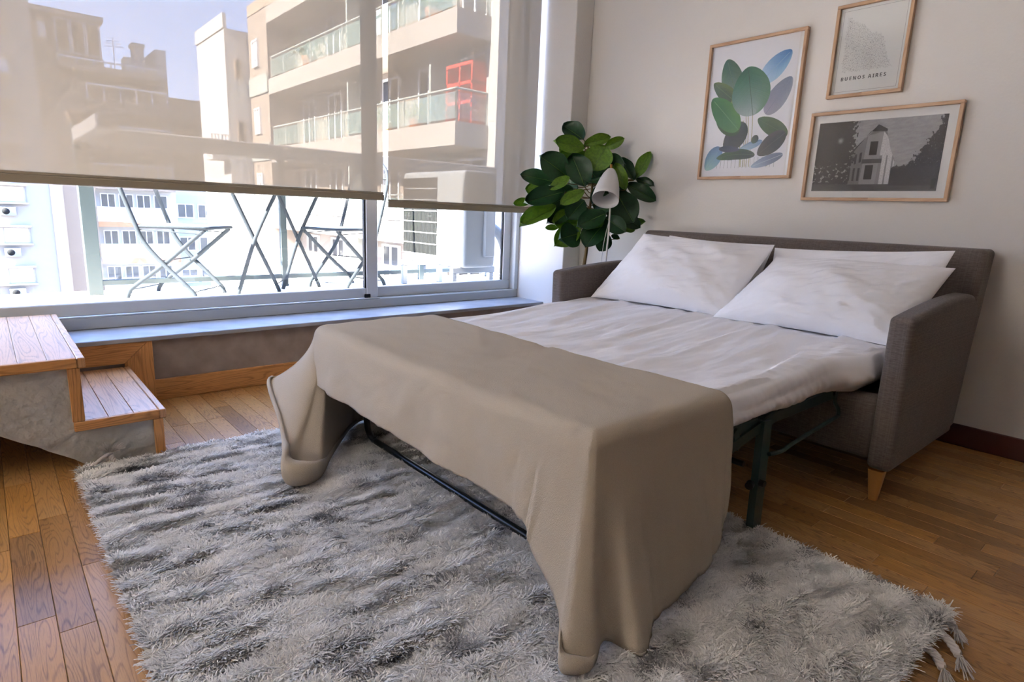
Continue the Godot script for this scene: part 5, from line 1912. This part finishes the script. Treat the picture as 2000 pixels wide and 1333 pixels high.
	block("terrace_edge", Vector3(2.2, 9.75, -53.6), Vector3(8.6, 10.2, -52.3), "tan_render", mb, o)
	far_rail(mb, o, Vector3(2.2, 10.2, -52.4), Vector3(8.5, 10.2, -52.4), 0.35, 6, "shutter_white", "", 2.0)
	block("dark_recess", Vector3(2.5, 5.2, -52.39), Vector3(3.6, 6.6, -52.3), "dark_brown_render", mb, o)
	block("terrace_wall", Vector3(0.7, 10.2, -58), Vector3(5.1, 10.9, -53.6), "brown_render", mb, o)
	block("penthouse", Vector3(0.9, 10.9, -60), Vector3(5.1, 13.6, -54.2), "brown_render", mb, o)
	block("penthouse_roof", Vector3(0.9, 13.6, -60.2), Vector3(5.35, 13.95, -54.0), "pale_slab", mb, o)
	for k in 3:
		far_window(mb, o, "z", 2.35 + k * 0.92, 3.2 + k * 0.92, 11.1, 13.4, -54.2, "shutter_white", "far_opening", 0)
	far_window(mb, o, "z", 1.35, 1.8, 11.9, 12.9, -54.2, "shutter_white", "shutter_white", 1)
	block("chimney", Vector3(6.6, 10.2, -56), Vector3(8.0, 11.6, -54.6), "white_render", mb, o)
	block("chimney", Vector3(7.3, 11.6, -56), Vector3(8.0, 12.5, -54.8), "white_render", mb, o)
	block("chimney_cap", Vector3(7.2, 12.5, -56.1), Vector3(8.1, 12.75, -54.7), "partition_grey", mb, o)
	block("gable", Vector3(8.55, 10.2, -58), Vector3(9.25, 12.3, -53.5), "white_render", mb, o)
	put("aerial", tubem([Vector3(6.0, 10.2, -55) + o, Vector3(6.0, 12.9, -55) + o], 0.03, 5), M["grey_plastic"], mb)
	for k in 4:
		put("aerial_rod", tubem([Vector3(5.4 + 0.1 * k, 12.2 + 0.2 * k, -55) + o, Vector3(6.7 - 0.15 * k, 12.3 + 0.2 * k, -55) + o], 0.02, 5), M["grey_plastic"], mb)
	# --- low brown building between the two
	var db := thing("apartment_building", "low dark brown building under the open sky", "building", Vector3(12, -16, -60))
	o = -db.position
	block("wall", Vector3(9.3, -16, -66), Vector3(19, 9.3, -56.5), "dark_brown_render", db, o)
	block("lower_wall", Vector3(9.3, -16, -56.5), Vector3(13.0, 1.8, -55.5), "partition_grey", db, o)
	block("roof_beam", Vector3(9.3, 7.4, -56.5), Vector3(16, 9.0, -55.6), "brown_render", db, o)
	block("fin", Vector3(11.9, 3.0, -56.5), Vector3(12.25, 9.2, -55.5), "tan_render", db, o)
	for i in 4:
		for k in 2:
			far_window(db, o, "z", 9.7 + k * 1.6, 11.0 + k * 1.6, -0.6 - i * 2.8, 0.6 - i * 2.8, -55.5, "shutter_white", "far_glass", 1)
	for k in 3:
		far_window(db, o, "z", 9.8 + k * 0.7, 10.3 + k * 0.7, 5.6, 6.7, -56.5, "tan_render", "far_opening", 0)
	# --- tall building at the left
	var lb := thing("apartment_building", "tall pale apartment block at the left edge with wide shuttered windows", "building", Vector3(-6, -16, -52))
	o = -lb.position
	block("wall", Vector3(-14, -16, -60), Vector3(0.55, 22, -48), "grey_render", lb, o)
	block("corner_strip", Vector3(0.55, -16, -52), Vector3(1.25, 5.0, -47.9), "tan_render", lb, o)
	for i in 9:
		var y := -5.9 + i * 2.62
		var open := i == 3 or i == 6 or i == 4
		far_window(lb, o, "z", -3.4, -0.75, y + 1.0, y + 2.05, -48.0, "grey_render", "far_glass" if open else "shutter_white", 2 if open else 1)
		block("window_ledge", Vector3(-3.5, y + 0.9, -48), Vector3(-0.65, y + 1.0, -47.6), "grey_render", lb, o)
		block("window_hood", Vector3(-3.5, y + 2.05, -48), Vector3(-0.65, y + 2.15, -47.55), "grey_render", lb, o)
		if i != 6:
			cooler(lb, o, Vector3(-1.75, y + 0.15, -47.75))

func cooler(parent: Node3D, o: Vector3, at: Vector3) -> void:
	var c := Node3D.new()
	c.name = "cooling_unit"
	parent.add_child(c, true)
	put("casing", boxm(at + Vector3(-0.42, 0, -0.25) + o, at + Vector3(0.42, 0.55, 0.15) + o, 0.02), M["ac_white"], c)
	var st := tool()
	lathe(st, [Vector2(0, 0), Vector2(0.2, 0), Vector2(0.2, 0.02), Vector2(0, 0.02)], 16, Transform3D(Basis(Vector3.RIGHT, PI / 2), at + Vector3(-0.1, 0.28, 0.15) + o))
	put("fan", done(st), M["ac_dark"], c)
